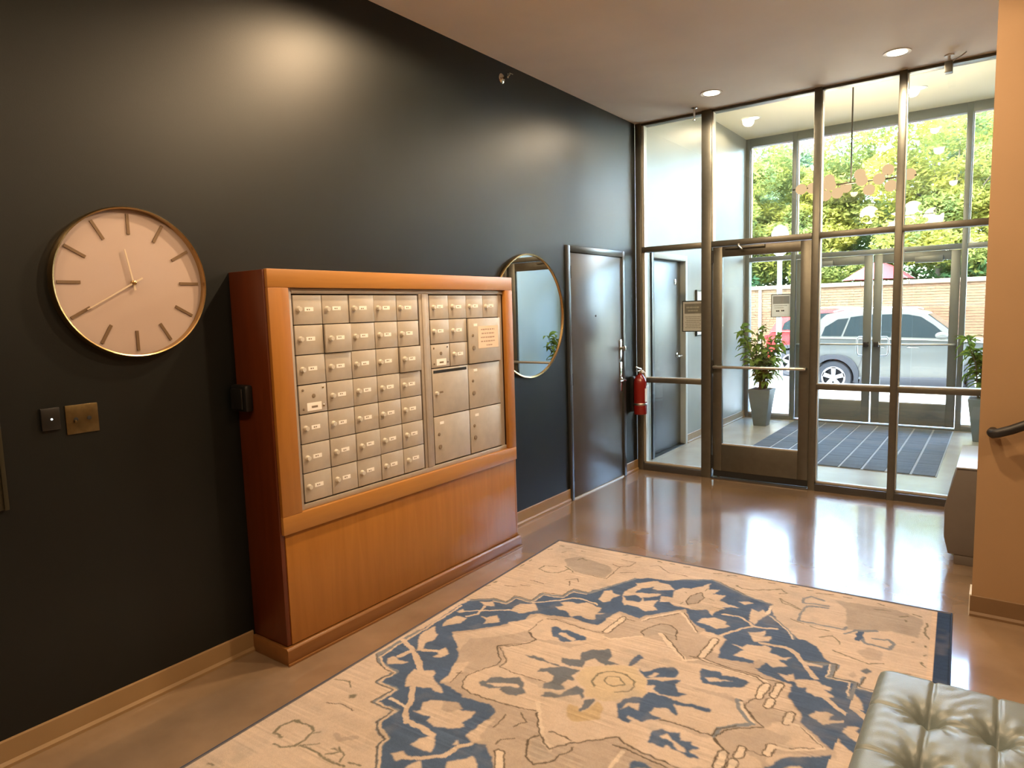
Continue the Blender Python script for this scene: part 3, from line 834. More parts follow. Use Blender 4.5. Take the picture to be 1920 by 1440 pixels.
notice('framed_notice', 'black framed notice with a plain grey heading on the street side pane', 0.285, 0.545, YO - 0.018, 1.405, 1.722, 0.34,
       [('sign_text', 0.12, 0.84, 0.50, 0.03), ('sign_text', 0.15, 0.66, 0.60, 0.026), ('sign_frame', 0.24, 0.42, 0.74, 0.06), ('sign_frame', 0.52, 0.68, 0.73, 0.06)], 3)
wp = thing('wall_poster', 'white framed sheet on the vestibule wall behind the framed notice', 'poster', (XV0, 7.95, 1.245))
box('sheet', XV0, 7.76, 1.252, XV0 + 0.012, 8.14, 1.768, 'white_label', wp)
for a in ((7.745, 1.238, 7.76, 1.782), (8.14, 1.238, 8.155, 1.782), (7.76, 1.238, 8.14, 1.252), (7.76, 1.768, 8.14, 1.782)):
    box('frame_edge', XV0, a[0], a[1], XV0 + 0.022, a[2], a[3], 'sign_frame', wp)
RUG_DRAWING = (
"Pb0:47,1802 40,1781 48,1691 39,1618 51,1517 54,1389 47,1281 46,1164 64,1096 163,1023 250,1030 254,937 360,943 361,826 433,813 473,799 485,697 584,693 581,643 632,578 684,477 730,376 792,325 919,303 958,262 1114,175 1148,183 1335,297 1484,340 1524,469 1612,586 1667,659 1721,673 1771,705 1813,797 1872,828 1856,964 1968,946 1966,1030 1971,1060 2065,1049 2115,1212 2106,1533 651,2414 613,2375 531,2285 523,2237 450,2210 422,2176 427,2087 311,2089 321,1973 211,1968 221,1867 155,1862 86,1834 37,1792;"
"Ld26:651,2414 613,2375 531,2285 523,2237 450,2210 422,2176 427,2087 311,2089 321,1973 211,1968 221,1867 155,1862 86,1834 37,1792 40,1781 48,1691 51,1517;"
"Lc12:618,2372 534,2283 525,2236 455,2206 426,2174 430,2090 319,2083 324,1976 217,1964 220,1873 139,1859 66,1810 60,1703 64,1531 60,1297 59,1180;"
"Lk5:607,2380 524,2290 516,2242 442,2213 415,2180 420,2091 297,2096 312,1978 201,1978 216,1876 142,1870 75,1841 33,1795;"
"Ld20:64,1096 163,1023 250,1030 254,937 360,943 361,826 433,813 473,799 485,697 584,693 632,578 730,376;"
"Lc9:176,1040 257,1040 267,952 367,955 376,838 442,828 486,809 498,716 581,712;"
"Lk5:57,1088 156,1012 243,1019 242,919 352,930 350,808 422,794 466,786 478,684 582,686;"
"Ld16:958,262 1114,175 1148,183 1335,297 1484,340;"
"Ld16:1509,478 1612,586 1660,676;"
"Ld26:1736,872 1870,832 1853,957 1970,947 1952,1072 2026,1064;"
"Lw7:1517,488 1614,598 1656,678;"
"Lw7:1849,844 1845,957 1934,959 1942,1059;"
"Lk5:1738,863 1871,825 1875,954 1969,943 1972,1055;"
"Lk5:1109,162 1152,172 1339,290;"
"Pt0:201,1445 270,1381 361,1276 402,1206 449,1162 438,1079 473,1050 575,1026 641,1003 701,1019 798,1012 809,957 810,869 826,821 872,825 952,839 964,794 1094,644 1111,624 1172,716 1227,776 1269,785 1284,816 1359,813 1392,838 1393,930 1403,1031 1475,1022 1552,999 1598,1058 1649,1077 1697,1089 1733,1093 1744,1195 1771,1242 1807,1282 1817,1341 1868,1390 1921,1441 1962,1470 1925,1507 1851,1544 1801,1589 1778,1654 1762,1680 1774,1734 1305,2018 997,2206 960,2161 920,2123 877,2085 859,2073 812,2093 767,2067 771,2017 783,1969 778,1930 783,1883 733,1860 655,1861 605,1871 570,1854 496,1838 445,1834 441,1769 407,1680 370,1600 309,1538;"
"Pc0:212,1451 283,1397 371,1291 449,1204 468,1150 517,1207 514,1264 425,1368 320,1456 350,1564 309,1538;"
"Pc0:405,1669 452,1630 478,1705 483,1807 446,1829 441,1769;"
"Pc0:770,2065 780,1962 804,1914 811,1977 813,2039 833,2058 816,2091;"
"Pc0:1276,808 1362,824 1388,841 1389,933 1398,998 1366,994 1366,872 1259,857;"
"Pc0:1655,1084 1698,1094 1729,1095 1740,1197 1766,1245 1803,1284 1814,1344 1787,1327 1709,1306 1686,1240 1695,1120;"
"Pc0:1710,1455 1730,1402 1767,1371 1821,1379 1875,1425 1910,1462 1858,1501 1781,1533 1814,1468 1758,1457;"
"Pc0:1763,1587 1851,1544 1925,1507 1801,1592 1778,1654 1755,1648;"
"Pc0:1652,1747 1654,1701 1676,1639 1722,1640 1756,1684;"
"Pc0:686,1028 800,1017 813,889 837,831 865,866 860,1052 794,1077 600,1048;"
"Pc0:392,1211 467,1118 474,1062 534,1071 531,1242 471,1291;"
"Pc0:503,1443 612,1301 785,1290 889,1139 1031,1014 1146,1015 1287,1131 1398,1124 1512,1118 1634,1134 1645,1252 1582,1319 1588,1364 1651,1448 1559,1538 1556,1600 1603,1653 1617,1768 1510,1830 1299,1802 1257,1779 1140,1893 1074,1972 997,1912 921,1803 862,1809 691,1832 593,1826 538,1792 512,1708 546,1630 588,1585 582,1523 523,1472;"
"Pc0:534,1247 523,1100 599,1070 729,1073 863,1083 892,1131 852,1193 796,1244 663,1271 609,1296 577,1289;"
"Pt0:1392,1319 1524,1298 1572,1307 1569,1335 1397,1335;"
"Pt0:737,1604 861,1593 842,1645 734,1617;"
"Pt0:1350,1596 1465,1585 1556,1605 1541,1625 1434,1619 1337,1620;"
"Pb0:609,1157 620,1129 669,1149 698,1132 757,1151 806,1150 812,1185 782,1208 758,1242 715,1253 679,1223 655,1224;"
"Pc0:669,1170 707,1174 772,1201 773,1226 722,1211 675,1192;"
"PB0:592,1752 598,1729 620,1725 616,1686 647,1664 681,1653 721,1625 766,1650 780,1681 810,1711 784,1756 743,1762 705,1746 698,1730 667,1758 633,1759;"
"Pc0:625,1733 704,1686 743,1678 760,1693 710,1712 672,1741;"
"Pb0:1377,1186 1376,1155 1411,1155 1450,1138 1467,1164 1528,1148 1583,1161 1565,1217 1493,1255 1451,1255 1416,1264 1395,1227;"
"Pc0:1411,1217 1447,1196 1478,1204 1525,1186 1474,1221 1432,1240;"
"Pb0:1365,1754 1358,1696 1376,1650 1416,1654 1453,1640 1462,1673 1457,1683 1501,1667 1514,1690 1539,1693 1512,1724 1554,1741 1554,1752 1522,1760 1493,1749 1457,1743 1434,1735 1418,1759 1397,1749;"
"Pc0:1387,1703 1409,1669 1431,1680 1436,1696 1500,1723 1502,1737 1478,1743 1438,1710 1400,1702;"
"PB0:641,1451 695,1431 768,1445 822,1448 836,1461 749,1452 688,1458;"
"PB0:801,1381 835,1378 881,1357 853,1292 882,1250 958,1205 989,1259 993,1302 1050,1308 997,1345 929,1317 907,1353 921,1412 869,1431 821,1426;"
"PB0:765,1546 766,1508 816,1478 839,1448 924,1441 908,1493 942,1525 910,1534 906,1577 935,1600 907,1626 849,1640 836,1608 856,1576 846,1541 807,1521;"
"PB0:878,1700 875,1664 935,1648 947,1602 967,1551 1006,1567 1041,1622 1032,1637 1010,1603 974,1633 933,1682;"
"Pb0:1059,1715 1047,1636 1072,1604 1086,1613 1081,1680;"
"Pb0:1086,1304 1081,1216 1097,1178 1117,1195 1112,1277;"
"Pb0:1136,1296 1167,1309 1194,1272 1229,1231 1271,1205 1299,1242 1299,1284 1244,1321 1196,1354 1170,1328;"
"Pb0:1200,1362 1260,1338 1302,1303 1329,1297 1320,1341 1349,1383 1390,1377 1351,1425 1289,1437 1253,1421 1252,1382 1223,1408;"
"Pb0:1169,1591 1176,1542 1218,1502 1237,1478 1239,1448 1314,1441 1374,1452 1460,1436 1504,1436 1502,1459 1425,1466 1360,1477 1396,1527 1401,1553 1353,1518 1308,1535 1304,1582 1353,1594 1296,1654 1239,1637 1237,1655 1264,1664 1261,1690 1207,1673;"
"Pc0:1197,1620 1205,1561 1244,1538 1256,1592 1218,1580;"
"Pc0:1197,1344 1213,1282 1228,1295 1227,1332;"
"Pc0:1321,1332 1369,1333 1400,1367 1349,1383;"
"Po0:997,1694 1035,1689 1066,1710 1088,1675 1097,1615 1133,1648 1155,1722 1073,1788 1033,1769;"
"PB0:1059,1715 1047,1636 1072,1604 1086,1613 1081,1680;"
"Py0:930,1502 929,1406 984,1363 1057,1309 1124,1292 1162,1334 1203,1371 1219,1421 1233,1432 1239,1495 1178,1522 1152,1575 1114,1607 1076,1592 1037,1606 1007,1557 967,1531;"
"Lg9:1031,1523 1004,1489 1002,1422 1052,1369 1108,1366 1158,1398 1180,1435 1175,1482 1125,1517;"
"Lg7:1049,1462 1051,1424 1096,1398 1113,1424 1137,1441 1103,1479 1072,1479 1049,1462;"
"Pt0:1000,2011 983,1968 999,1924 1050,1966 1078,1978 1143,1917 1152,1941 1129,1990 1131,2017 1069,2076 1026,2052;"
"PT0:1010,2004 1001,1965 1012,1943 1062,1980 1088,1993 1121,2002 1066,2056 1033,2041;"
"Lk7:999,1924 983,1968 999,2012 1026,2052 1069,2076 1131,2017 1129,1990 1153,1944 1149,1924;"
"PT0:1016,971 1025,913 1068,846 1120,831 1164,887 1187,952 1163,991 1106,946 1055,1002;"
"Lk6:1191,962 1165,886 1120,831 1068,846 1025,913 1016,971 1037,999;"
"Lk6:537,1250 577,1292 605,1296 593,1348 552,1402 479,1445 498,1477 566,1544 574,1583 545,1645 517,1716 525,1774 551,1808 597,1829 690,1830 795,1823 862,1810 914,1801;"
"Lt10:506,1448 592,1528 596,1588;"
"Lk5:494,1449 576,1514 599,1547 592,1590 599,1600 684,1604 763,1600 835,1598;"
"Lw20:889,1750 962,1853 1022,1928 1078,1978;"
"Lk7:921,1810 993,1908 1039,1949 1076,1979;"
"Lk7:1078,1978 1115,1926 1141,1895 1259,1786 1300,1807 1375,1821 1448,1826 1511,1833;"
"Lk7:1265,1837 1319,1832 1384,1844 1478,1853;"
"Lk7:1027,1888 1046,1879 1124,1891;"
"Lw14:1312,1852 1306,1952;"
"Lk5:531,1242 523,1100;"
"Lk5:542,1249 580,1293 613,1301;"
"Lk5:540,1083 596,1065 700,1076 798,1087 861,1078;"
"Lk5:613,1301 588,1353 480,1440 501,1478;"
"Lw10:875,1109 915,1118 1031,1012;"
"Lw24:1106,946 1187,1027 1254,1094 1285,1122;"
"Lk6:1119,940 1198,1020 1272,1107 1284,1120;"
"Lw12:1285,1122 1353,1082 1460,1107 1592,1108 1632,1118 1649,1137;"
"Lk6:1291,1079 1348,1064 1454,1087 1593,1092 1633,1107 1699,1098;"
"Lk6:1312,1081 1418,1097 1516,1103 1592,1106 1642,1147;"
"Ld20:1575,1314 1596,1373 1649,1442 1662,1451 1563,1538 1560,1598;"
"Lk7:1583,1309 1602,1342 1669,1422 1703,1451 1624,1505 1583,1547 1568,1594;"
"Lk7:1636,1269 1610,1321 1606,1349 1669,1422;"
"Lk7:1571,1607 1612,1649 1628,1669;"
"Lw10:1589,1324 1602,1360 1665,1441;"
"Lk7:1353,1603 1468,1592 1555,1602 1556,1546 1615,1495;"
"Lk7:1566,1610 1605,1646 1628,1669;"
"Lw26:1643,1151 1642,1256;"
"Ek6/26:1643,1151 1642,1256;"
"Lw26:1695,1120 1689,1219;"
"Ek6/26:1695,1120 1689,1219;"
"Lw26:1689,1255 1688,1305;"
"Ek6/26:1689,1255 1688,1305;"
"Lw26:1777,1308 1774,1375;"
"Ek6/26:1777,1308 1774,1375;"
"Lw26:1755,1549 1755,1599;"
"Ek6/26:1755,1549 1755,1599;"
"Lw26:1670,1614 1668,1665;"
"Ek6/26:1670,1614 1668,1665;"
"Lw26:1621,1672 1624,1761;"
"Ek6/26:1621,1672 1624,1761;"
"Lw26:1663,1703 1662,1741;"
"Ek6/26:1663,1703 1662,1741;"
"Lw26:1347,871 1343,1059;"
"Ek6/26:1347,871 1343,1059;"
"Lw26:877,877 868,1054;"
"Ek6/26:877,877 868,1054;"
"Lw26:928,2083 981,2153;"
"Ek6/26:928,2083 981,2153;"
"Lw13:1777,1378 1819,1372 1875,1425 1915,1466 1860,1507 1800,1547 1762,1548 1750,1545;"
"Lw13:1117,674 1197,772 1243,841;"
"Lw13:970,853 992,804 1102,667;"
"Lk5:1824,1378 1867,1422 1910,1462;"
"Lk5:1811,1528 1892,1481;"
"Lk5:1696,1304 1762,1304 1778,1303;"
"Lk5:1676,1611 1732,1616 1752,1607;"
"Lk5:1127,669 1210,778 1249,837;"
"Lk5:977,857 997,816 1104,689;"
"Lk5:878,881 942,879;"
"Lk5:469,1710 486,1810;"
"Lk5:826,1884 833,1972;"
"Lk5:894,2051 893,2022 937,1988;"
"Lk5:871,1840 917,1880 896,1934;"
"Lk5:484,1722 464,1735;"
"Lc26:47,1627 152,1679 244,1744 321,1810;"
"Lc26:198,1653 256,1631;"
"Lc26:160,1680 140,1758;"
"Pc0:91,1562 81,1501 85,1436 141,1493 163,1500 175,1553 160,1600 198,1653 178,1677;"
"Pc0:260,1628 272,1585 332,1622 318,1666 275,1686 285,1650;"
"Pc0:109,1800 114,1761 156,1784 215,1773 198,1806 144,1837;"
"Pc0:119,1423 96,1350 113,1289 175,1282 185,1343 137,1392;"
"Pc0:75,1249 86,1205 122,1223 103,1256;"
"Lc16:163,1267 198,1217 174,1122;"
"Lw10:99,1231 339,1078 182,1176 333,1082;"
"Pc0:114,1092 179,1046 221,1095 175,1114;"
"Pc0:212,1225 257,1228 293,1177 347,1235 288,1290 272,1248;"
"Pc0:319,1070 321,1006 391,958 441,1016 401,1086 345,1087;"
"Pc0:503,937 543,899 502,874 540,843 592,839 627,802 687,816 737,835 736,888 776,865 735,912 759,972 719,980 671,963 637,998 586,951 548,958;"
"Lw12:378,953 480,862 532,791 573,776 692,798;"
"Pc0:318,1090 348,994 400,965 446,1017 414,1065 380,1100;"
"Pc0:666,732 647,623 679,587 709,622 753,631 723,682 736,723 703,767;"
"Pc0:745,568 778,459 755,436 804,390 854,343 899,391 872,424 808,496 807,557 941,499 933,546 867,591 892,635 949,586 954,664 994,702 939,749 878,722 831,717 816,742 763,626;"
"Pb0:766,632 819,585 876,611 871,662 806,675;"
"Pb0:831,725 872,725 934,782 927,809 880,814;"
"Pc0:985,428 1007,362 1055,352 1099,292 1128,221 1141,322 1199,288 1185,365 1247,347 1241,432 1350,465 1265,513 1294,512 1257,563 1257,623 1218,571 1143,613 1105,605 1044,608 1010,581 963,607 953,530 1005,518;"
"PT0:1084,522 1085,439 1120,376 1156,432 1147,517 1108,564;"
"Lk6:1084,522 1085,439 1120,376 1156,432 1147,517 1108,564 1084,522;"
"Lg5:1071,545 1071,577;"
"Lg5:1039,415 1053,422;"
"Lg5:1181,434 1210,450;"
"Lg5:1129,346 1135,307;"
"Lg5:1134,588 1194,584;"
"Lg5:1228,527 1281,527;"
"Pc0:872,457 870,350 814,362 925,355 985,410 913,460;"
"Pc0:1332,396 1373,357 1407,377 1366,417;"
"Pc0:1418,531 1413,444 1452,466 1465,429 1500,483 1471,571 1474,625 1439,591;"
"Pc0:1213,734 1225,685 1270,645 1334,651 1339,690 1374,697 1317,764 1277,740;"
"Lc16:1303,582 1377,568 1424,599 1467,637;"
"Lc16:1359,813 1412,716 1467,643 1534,632 1571,610;"
"Pc0:1459,715 1496,693 1535,658 1530,726 1566,705 1567,755 1512,800 1487,764;"
"Pc0:1462,973 1487,900 1421,865 1481,879 1490,837 1545,830 1564,806 1597,823 1591,862 1662,878 1687,863 1676,898 1645,911 1687,952 1639,992 1610,965 1569,978 1505,970;"
"Pt0:1554,1009 1563,947 1598,972 1588,1032 1569,1033;"
"Lc22:1541,795 1652,780 1696,812 1731,871 1792,964 1810,992;"
"Lc22:1846,1106 1922,1179 1982,1226 2010,1305;"
"Pc0:1735,869 1816,865 1824,882 1759,899;"
"Lw18:1491,369 1495,472;"
"Pc0:1737,1046 1773,1025 1817,1008 1846,1030 1881,1030 1881,1063 1856,1064 1899,1103 1866,1123 1826,1137 1798,1117 1787,1085 1755,1094;"
"Pc0:1665,1027 1702,1026 1728,1004 1742,1063 1715,1069;"
"Pc0:1831,1284 1852,1242 1881,1225 1911,1236 1907,1288 1921,1280 1893,1328 1866,1304;"
"Lc16:1914,1284 1981,1244 2005,1229;"
"Pc0:1967,1160 1985,1115 2013,1080 2015,1140 1997,1151;"
"Pc0:1993,1376 2006,1331 2017,1391;"
"Pc0:1821,1654 1831,1631 1864,1611 1876,1621;"
"Lc26:169,1691 260,1755 326,1815;"
"Pc0:304,1892 287,1860 277,1812 331,1791 361,1774 382,1783 387,1812 429,1839 478,1861 518,1894 466,1897 436,1885 418,1906 373,1912 335,1935;"
"Lc26:371,1923 435,2010 462,2066 517,2119 590,2118 661,2130;"
"Lw14:347,2034 420,2046 451,2047;"
"Pc0:485,2052 512,2028 488,1987 508,1948 550,1933 587,1929 656,1951 708,1924 717,1966 709,2012 730,2033 686,2068 626,2087 581,2081 577,2050 532,2051;"
"Pc0:629,2218 628,2174 652,2144 665,2128 707,2179 719,2216 678,2218;"
"Lc20:645,2289 704,2260 772,2199 786,2139 813,2101;"
"Pc0:597,2297 628,2259 661,2273 640,2314;"
"Pc0:753,2143 754,2105 782,2127;"
"Pc0:692,2317 702,2282 719,2266 753,2300 697,2334;"
"Pc0:802,2223 865,2156 893,2167 921,2198 827,2256;"
"Pb0:1368,1922 1357,1887 1369,1877 1400,1871 1437,1880;"
"Pt0:550,1933 614,1912 651,1936 619,1991 581,1986;"
"Lg11:173,2439 124,2436 107,2399 123,2342 195,2336 247,2347 258,2404 252,2446 216,2482 177,2483;"
"Lg11:266,2436 340,2430 416,2435 504,2436;"
"Lg7:258,2356 271,2340;"
"Lg7:275,2428 326,2393;"
"Lg7:31,2053 97,2030 142,2059;"
"Lg7:396,2418 430,2383 454,2390 472,2422;"
"Lg7:391,2391 425,2379 408,2367;"
"Lk5:142,2189 195,2171 282,2174;"
"Lk5:197,696 295,706;"
"Lk5:190,783 244,771;"
"Lk5:110,837 181,816;"
"Lk5:511,229 575,255 582,459;"
"Lk5:371,451 582,459;"
"Lk5:571,246 624,216 629,140 527,132;"
"Lk5:727,149 772,114 857,188 974,191;"
"Lk5:612,336 690,282;"
"Lk5:376,585 435,543 461,584;"
"Lk5:407,596 439,652;"
"Pg0:178,2106 205,2080 215,2103 201,2121;"
"Lt24:343,2321 375,2334 415,2293;"
"PT0:209,298 277,216 498,266 558,316 570,447 365,454 276,391;"
"Lg8:231,437 156,458 153,522 222,545 286,518 314,432 274,402;"
"Lg8:314,432 364,465;"
"Lg8:293,274 303,235 346,255;"
"Lg8:1261,182 1301,214 1391,188 1493,114 1525,155 1490,183;"
"Lg8:1504,249 1537,296 1632,333;"
"Lg8:1506,242 1554,279 1629,328;"
"Lg8:1607,467 1670,493;"
"Lg8:1707,499 1750,515 1787,506;"
"Lg8:1762,598 1814,555 1850,598 1853,621;"
"Lg8:1836,703 1894,726 1985,751 2039,719;"
"Lg8:1889,246 1931,258 1939,295;"
"PT0:1764,127 2046,90 2171,162 2157,382 2042,372 1859,451 1829,214;"
"Ld16:1749,244 1651,270 1641,367 1644,466 1771,462 1845,460 1852,429;"
"Ld16:1714,156 1645,138 1616,180 1623,239 1744,216;"
"Ld16:1930,488 1948,554 2048,567 2071,506 2044,466 1978,492;"
"Ld14:1861,503 1897,443 1984,405;"
"Lb30:1923,441 1919,533;"
"Ld20:1897,443 1979,402;"
"PB0:1963,828 1981,796 2009,812 1990,843;"
"Pt0:1924,892 1940,852 1957,884 1944,911;"
"Pt0:1931,658 1969,589 2030,613 2032,691 1973,714;"
"Lg9:63,98 98,98;"
"Lg9:134,132 161,105;"
"Lg9:36,199 51,182;"
"Lg9:235,119 267,117;"
"Lg9:507,54 531,36;"
"Lg9:593,56 620,32;"
"Lg9:737,44 770,55;"
"Lg9:820,55 848,51;"
"Lg9:912,55 945,48;"
"Lg9:31,442 31,416;"
"Lg9:33,537 36,504;"
"Lg9:20,833 30,813;"
"Lg9:22,892 33,874;"
"Lg9:139,201 153,182;"
"Lg9:24,892 34,873;"
"Lg9:30,833 38,810;"
"Lg9:5,1121 27,1109;"
"Lg9:13,1049 10,1034;"
"Lg9:-2,1239 1,1214;"
"Lg9:-7,1335 -12,1307;"
"Lg9:-2,1377 2,1345;"
"Lg9:-22,1641 -6,1625;"
"Lg9:3,1705 -7,1671;"
"Lg9:-5,1764 7,1733;"
"Lg9:-20,2180 -13,2156;"
"Lg9:-24,2264 -14,2243;"
"Lg9:-14,2386 -1,2369;"
"Lg9:-27,2457 -10,2439;"
"Lg9:-5,2615 -10,2603;"
"Lg9:-23,2692 -14,2676;"
"Lg9:-11,2067 0,2045;"
"Lg9:0,1986 3,1982;"
"Lg9:2216,80 2216,151;"
"Lg9:2187,195 2177,306 2201,369;"
"Lg9:2190,461 2193,449;"
"Lg9:2185,559 2192,542;"
"Lg9:2176,617 2195,660;"
"Lg9:1523,45 1564,40;"
"Lg9:1613,56 1640,49;"
"Lg9:1667,75 1742,54;"
"Lg9:1798,59 1835,54;"
"Lg9:1962,61 1989,73;"
"Lg9:1955,142 2019,132;"
"Lg9:2071,177 2104,151;"
"Lg9:2126,117 2161,127;"
"Lg9:2092,201 2094,221;"
"Lg9:2138,442 2142,434;"
"Lg9:1095,71 1137,57;"
"Lg9:1185,68 1226,49;"
"Lg9:1313,44 1353,30;"
"Lg9:1408,54 1437,47;"
"Lg9:69,2679 92,2672;"
"Lg9:508,2407 551,2401;"
)
# ------------------------------------------------------------------ ceiling downlights
def downlight(x, y, z, label, power, color, group, lens='lamp_lens', lit=True):
    t = thing('downlight', label, 'downlight', (x, y, z), group)
    MB().lathe([(0.062, -0.001), (0.082, -0.002), (0.088, -0.005), (0.088, 0.0), (0.062, 0.002)], (x, y, z), 'z', 32, True).build('trim_ring', 'lamp_white', t, smooth=50)
    MB().lathe([(0.063, -0.0035), (0.063, -0.002)], (x, y, z), 'z', 32).build('lens', lens, t)
    if lit:
        l = bpy.data.lights.new('downlight_lamp', 'SPOT')
        l.spot_size = math.radians(168); l.spot_blend = 0.25
        l.shadow_soft_size = 0.05; l.energy = power; l.color = color
        o = bpy.data.objects.new('downlight_lamp', l)
        COL.objects.link(o)
        o.parent = t
        o.location = (0, 0, -0.02)
    return t
WARM = (1.0, 0.70, 0.41)
WARM2 = (1.0, 0.78, 0.52)
downlight(0.891, 5.60, HC, 'lit downlight in the lobby ceiling above the glass lobby door', P_FRONT, WARM2, 'lobby downlights')
downlight(2.209, 5.59, HC, 'lit downlight in the lobby ceiling near the tan wall', P_FRONT, WARM2, 'lobby downlights')
for x, y, p, lab in ((0.89, 2.84, 1.3, 'lit lobby downlight overhead between clock and mailboxes'), (2.21, 2.84, 1.2, 'lit lobby downlight overhead above the rug medallion'),
                     (0.89, 0.1, 0.35, 'lit lobby downlight behind the viewpoint near the dark wall'), (2.21, 0.1, 0.95, 'lit lobby downlight above the viewpoint'), (4.2, 2.0, 0.6, 'lit lobby downlight above the stair side')):
    downlight(x, y, HC, lab, P_LOBBY * p, WARM, 'lobby downlights overhead')
downlight(0.344, 8.60, HV, 'pale downlight in the raised ceiling above the planter', P_VEST, WARM2, 'vestibule downlights', 'lamp_lens_day')
downlight(2.054, 8.64, HV, 'pale downlight in the raised ceiling beyond the chandelier', P_VEST, WARM2, 'vestibule downlights', 'lamp_lens_day')

# ------------------------------------------------------------------ rug
RW, RL = 2.285, 2.95
RA = math.radians(2.4)
EU = np.array([math.cos(RA), math.sin(RA)]); EV = np.array([math.sin(RA), -math.cos(RA)])
RP = np.array([0.445, 3.842])
def paint_rug(step=0.0045):
    nu, nv = int(round(RW / step)) + 1, int(round(RL / step)) + 1
    u = np.linspace(0, RW, nu) * 1000; v = np.linspace(0, RL, nv) * 1000
    U, V = np.meshgrid(u, v)
    rs = np.random.RandomState(7)
    def smooth_noise(cell, amp):
        gh, gw = int(RL * 1000 / cell) + 3, int(RW * 1000 / cell) + 3
        g = rs.uniform(-1, 1, (gh, gw))
        a, b = V / cell, U / cell
        i, j = a.astype(int), b.astype(int)
        fa, fb = a - i, b - j
        fa = fa * fa * (3 - 2 * fa); fb = fb * fb * (3 - 2 * fb)
        return amp * ((g[i, j] * (1 - fb) + g[i, j + 1] * fb) * (1 - fa) + (g[i + 1, j] * (1 - fb) + g[i + 1, j + 1] * fb) * fa)
    UW = U + smooth_noise(28, 5) + smooth_noise(9, 2.5)
    VW = V + smooth_noise(28, 5) + smooth_noise(9, 2.5)
    pal = {'c': (0.55, 0.45, 0.365), 't': (0.43, 0.355, 0.295), 'T': (0.38, 0.325, 0.275), 'b': (0.078, 0.122, 0.212), 'B': (0.14, 0.16, 0.195),
           'd': (0.20, 0.225, 0.26), 'k': (0.115, 0.095, 0.075), 'g': (0.20, 0.185, 0.14), 'w': (0.64, 0.54, 0.44), 'y': (0.53, 0.43, 0.30), 'o': (0.48, 0.37, 0.23)}
    img = np.empty((nv, nu, 3)); img[:] = pal['c']
    def put(al, col, s):
        sub = img[s]
        sub += (np.array(pal[col]) - sub) * al[..., None]
    soft = 4.0
    def seg_dist(pts, s):
        x, y = UW[s], VW[s]
        d = np.full(x.shape, 1e9)
        for (x0, y0), (x1, y1) in zip(pts[:-1], pts[1:]):
            dx, dy = x1 - x0, y1 - y0
            L = dx * dx + dy * dy + 1e-9
            t = np.clip(((x - x0) * dx + (y - y0) * dy) / L, 0, 1)
            d = np.minimum(d, np.hypot(x - x0 - t * dx, y - y0 - t * dy))
        return d
    for item in RUG_DRAWING.strip(';').split(';'):
        head, body = item.split(':')
        kind, col, w = head[0], head[1], head[2:]
        pts = [tuple(map(float, p.split(','))) for p in body.split()]
        xs, ys = [p[0] for p in pts], [p[1] for p in pts]
        m = 45
        j0, j1 = np.searchsorted(u, [min(xs) - m, max(xs) + m]); i0, i1 = np.searchsorted(v, [min(ys) - m, max(ys) + m])
        if j1 <= j0 or i1 <= i0: continue
        s = (slice(i0, i1), slice(j0, j1))
        if kind == 'P':
            x, y = UW[s], VW[s]
            ins = np.zeros(x.shape, bool)
            q = pts + [pts[0]]
            for (x0, y0), (x1, y1) in zip(q[:-1], q[1:]):
                if y0 == y1: continue
                c = (y0 > y) != (y1 > y)
                ins ^= c & (x < (x1 - x0) * (y - y0) / (y1 - y0) + x0)
            al = ins.astype(float)
            k = al.copy()
            k[1:-1, 1:-1] = (al[1:-1, 1:-1] * 2 + al[:-2, 1:-1] + al[2:, 1:-1] + al[1:-1, :-2] + al[1:-1, 2:]) / 6
            put(k, col, s)
        elif kind == 'L':
            d = seg_dist(pts, s)
            put(np.clip((float(w) / 2 - d) / soft + 0.5, 0, 1), col, s)
        else:
            w2, w1 = map(float, w.split('/'))
            d = seg_dist(pts, s)
            put(np.clip((w2 / 2 - np.abs(d - w1 / 2 - w2 / 2)) / soft + 0.5, 0, 1), col, s)
    # what the picture does not show repeats the drawing turned half round
    rot = img[::-1, ::-1].copy()
    wx = RP[0] + (U * EU[0] + V * EV[0]) / 1000; wy = RP[1] + (U * EU[1] + V * EV[1]) / 1000
    P = np.stack([wx - 2.8785, wy, np.full_like(wx, 0.012 - 1.6)], -1)
    z = P @ np.array(FWD); px = 960 + 1265.53 * (P @ np.array(RGT)) / z; py = 720 - 1265.53 * (P @ np.array(UPV)) / z
    hid = (z < 0.3) | (py > 1480) | ((wx > 2.45) & (wy < 3.05)) | (px > 1640 + (1440 - py) * 0.16)
    hid &= ~(wy > 3.2)
    img[hid] = rot[hid]
    # woven borders
    edge = np.minimum(U, RW * 1000 - U)
    b = (0.030, 0.055, 0.115)
    img[U > RW * 1000 - 62] = b
    img[(U > RW * 1000 - 82) & (U <= RW * 1000 - 62)] = (0.60, 0.47, 0.36)
    for mask in (U < 16, V < 18, V > RL * 1000 - 20):
        img[mask] = (0.12, 0.115, 0.125)
    # wear and yarn
    tp = np.clip(smooth_noise(150, 0.5) + smooth_noise(45, 0.35) - 0.15, 0, 0.5)
    lum = img.mean(-1)
    tp = np.where(lum > 0.3, tp, tp * 0.35)
    img += (np.array([0.40, 0.35, 0.30]) - img) * tp[..., None]
    n = 1 + smooth_noise(240, 0.07) + smooth_noise(60, 0.05) + smooth_noise(14, 0.04) + rs.uniform(-0.05, 0.05, U.shape)
    streak = np.repeat(rs.uniform(-0.13, 0.13, (nv // 2 + 1, 1)), 2, 0)[:nv] * np.clip(0.45 + smooth_noise(70, 0.8), 0, 1)
    img *= (n + streak)[..., None]
    return nu, nv, np.clip(img, 0, 1), wx, wy
nu, nv, img, wx, wy = paint_rug()
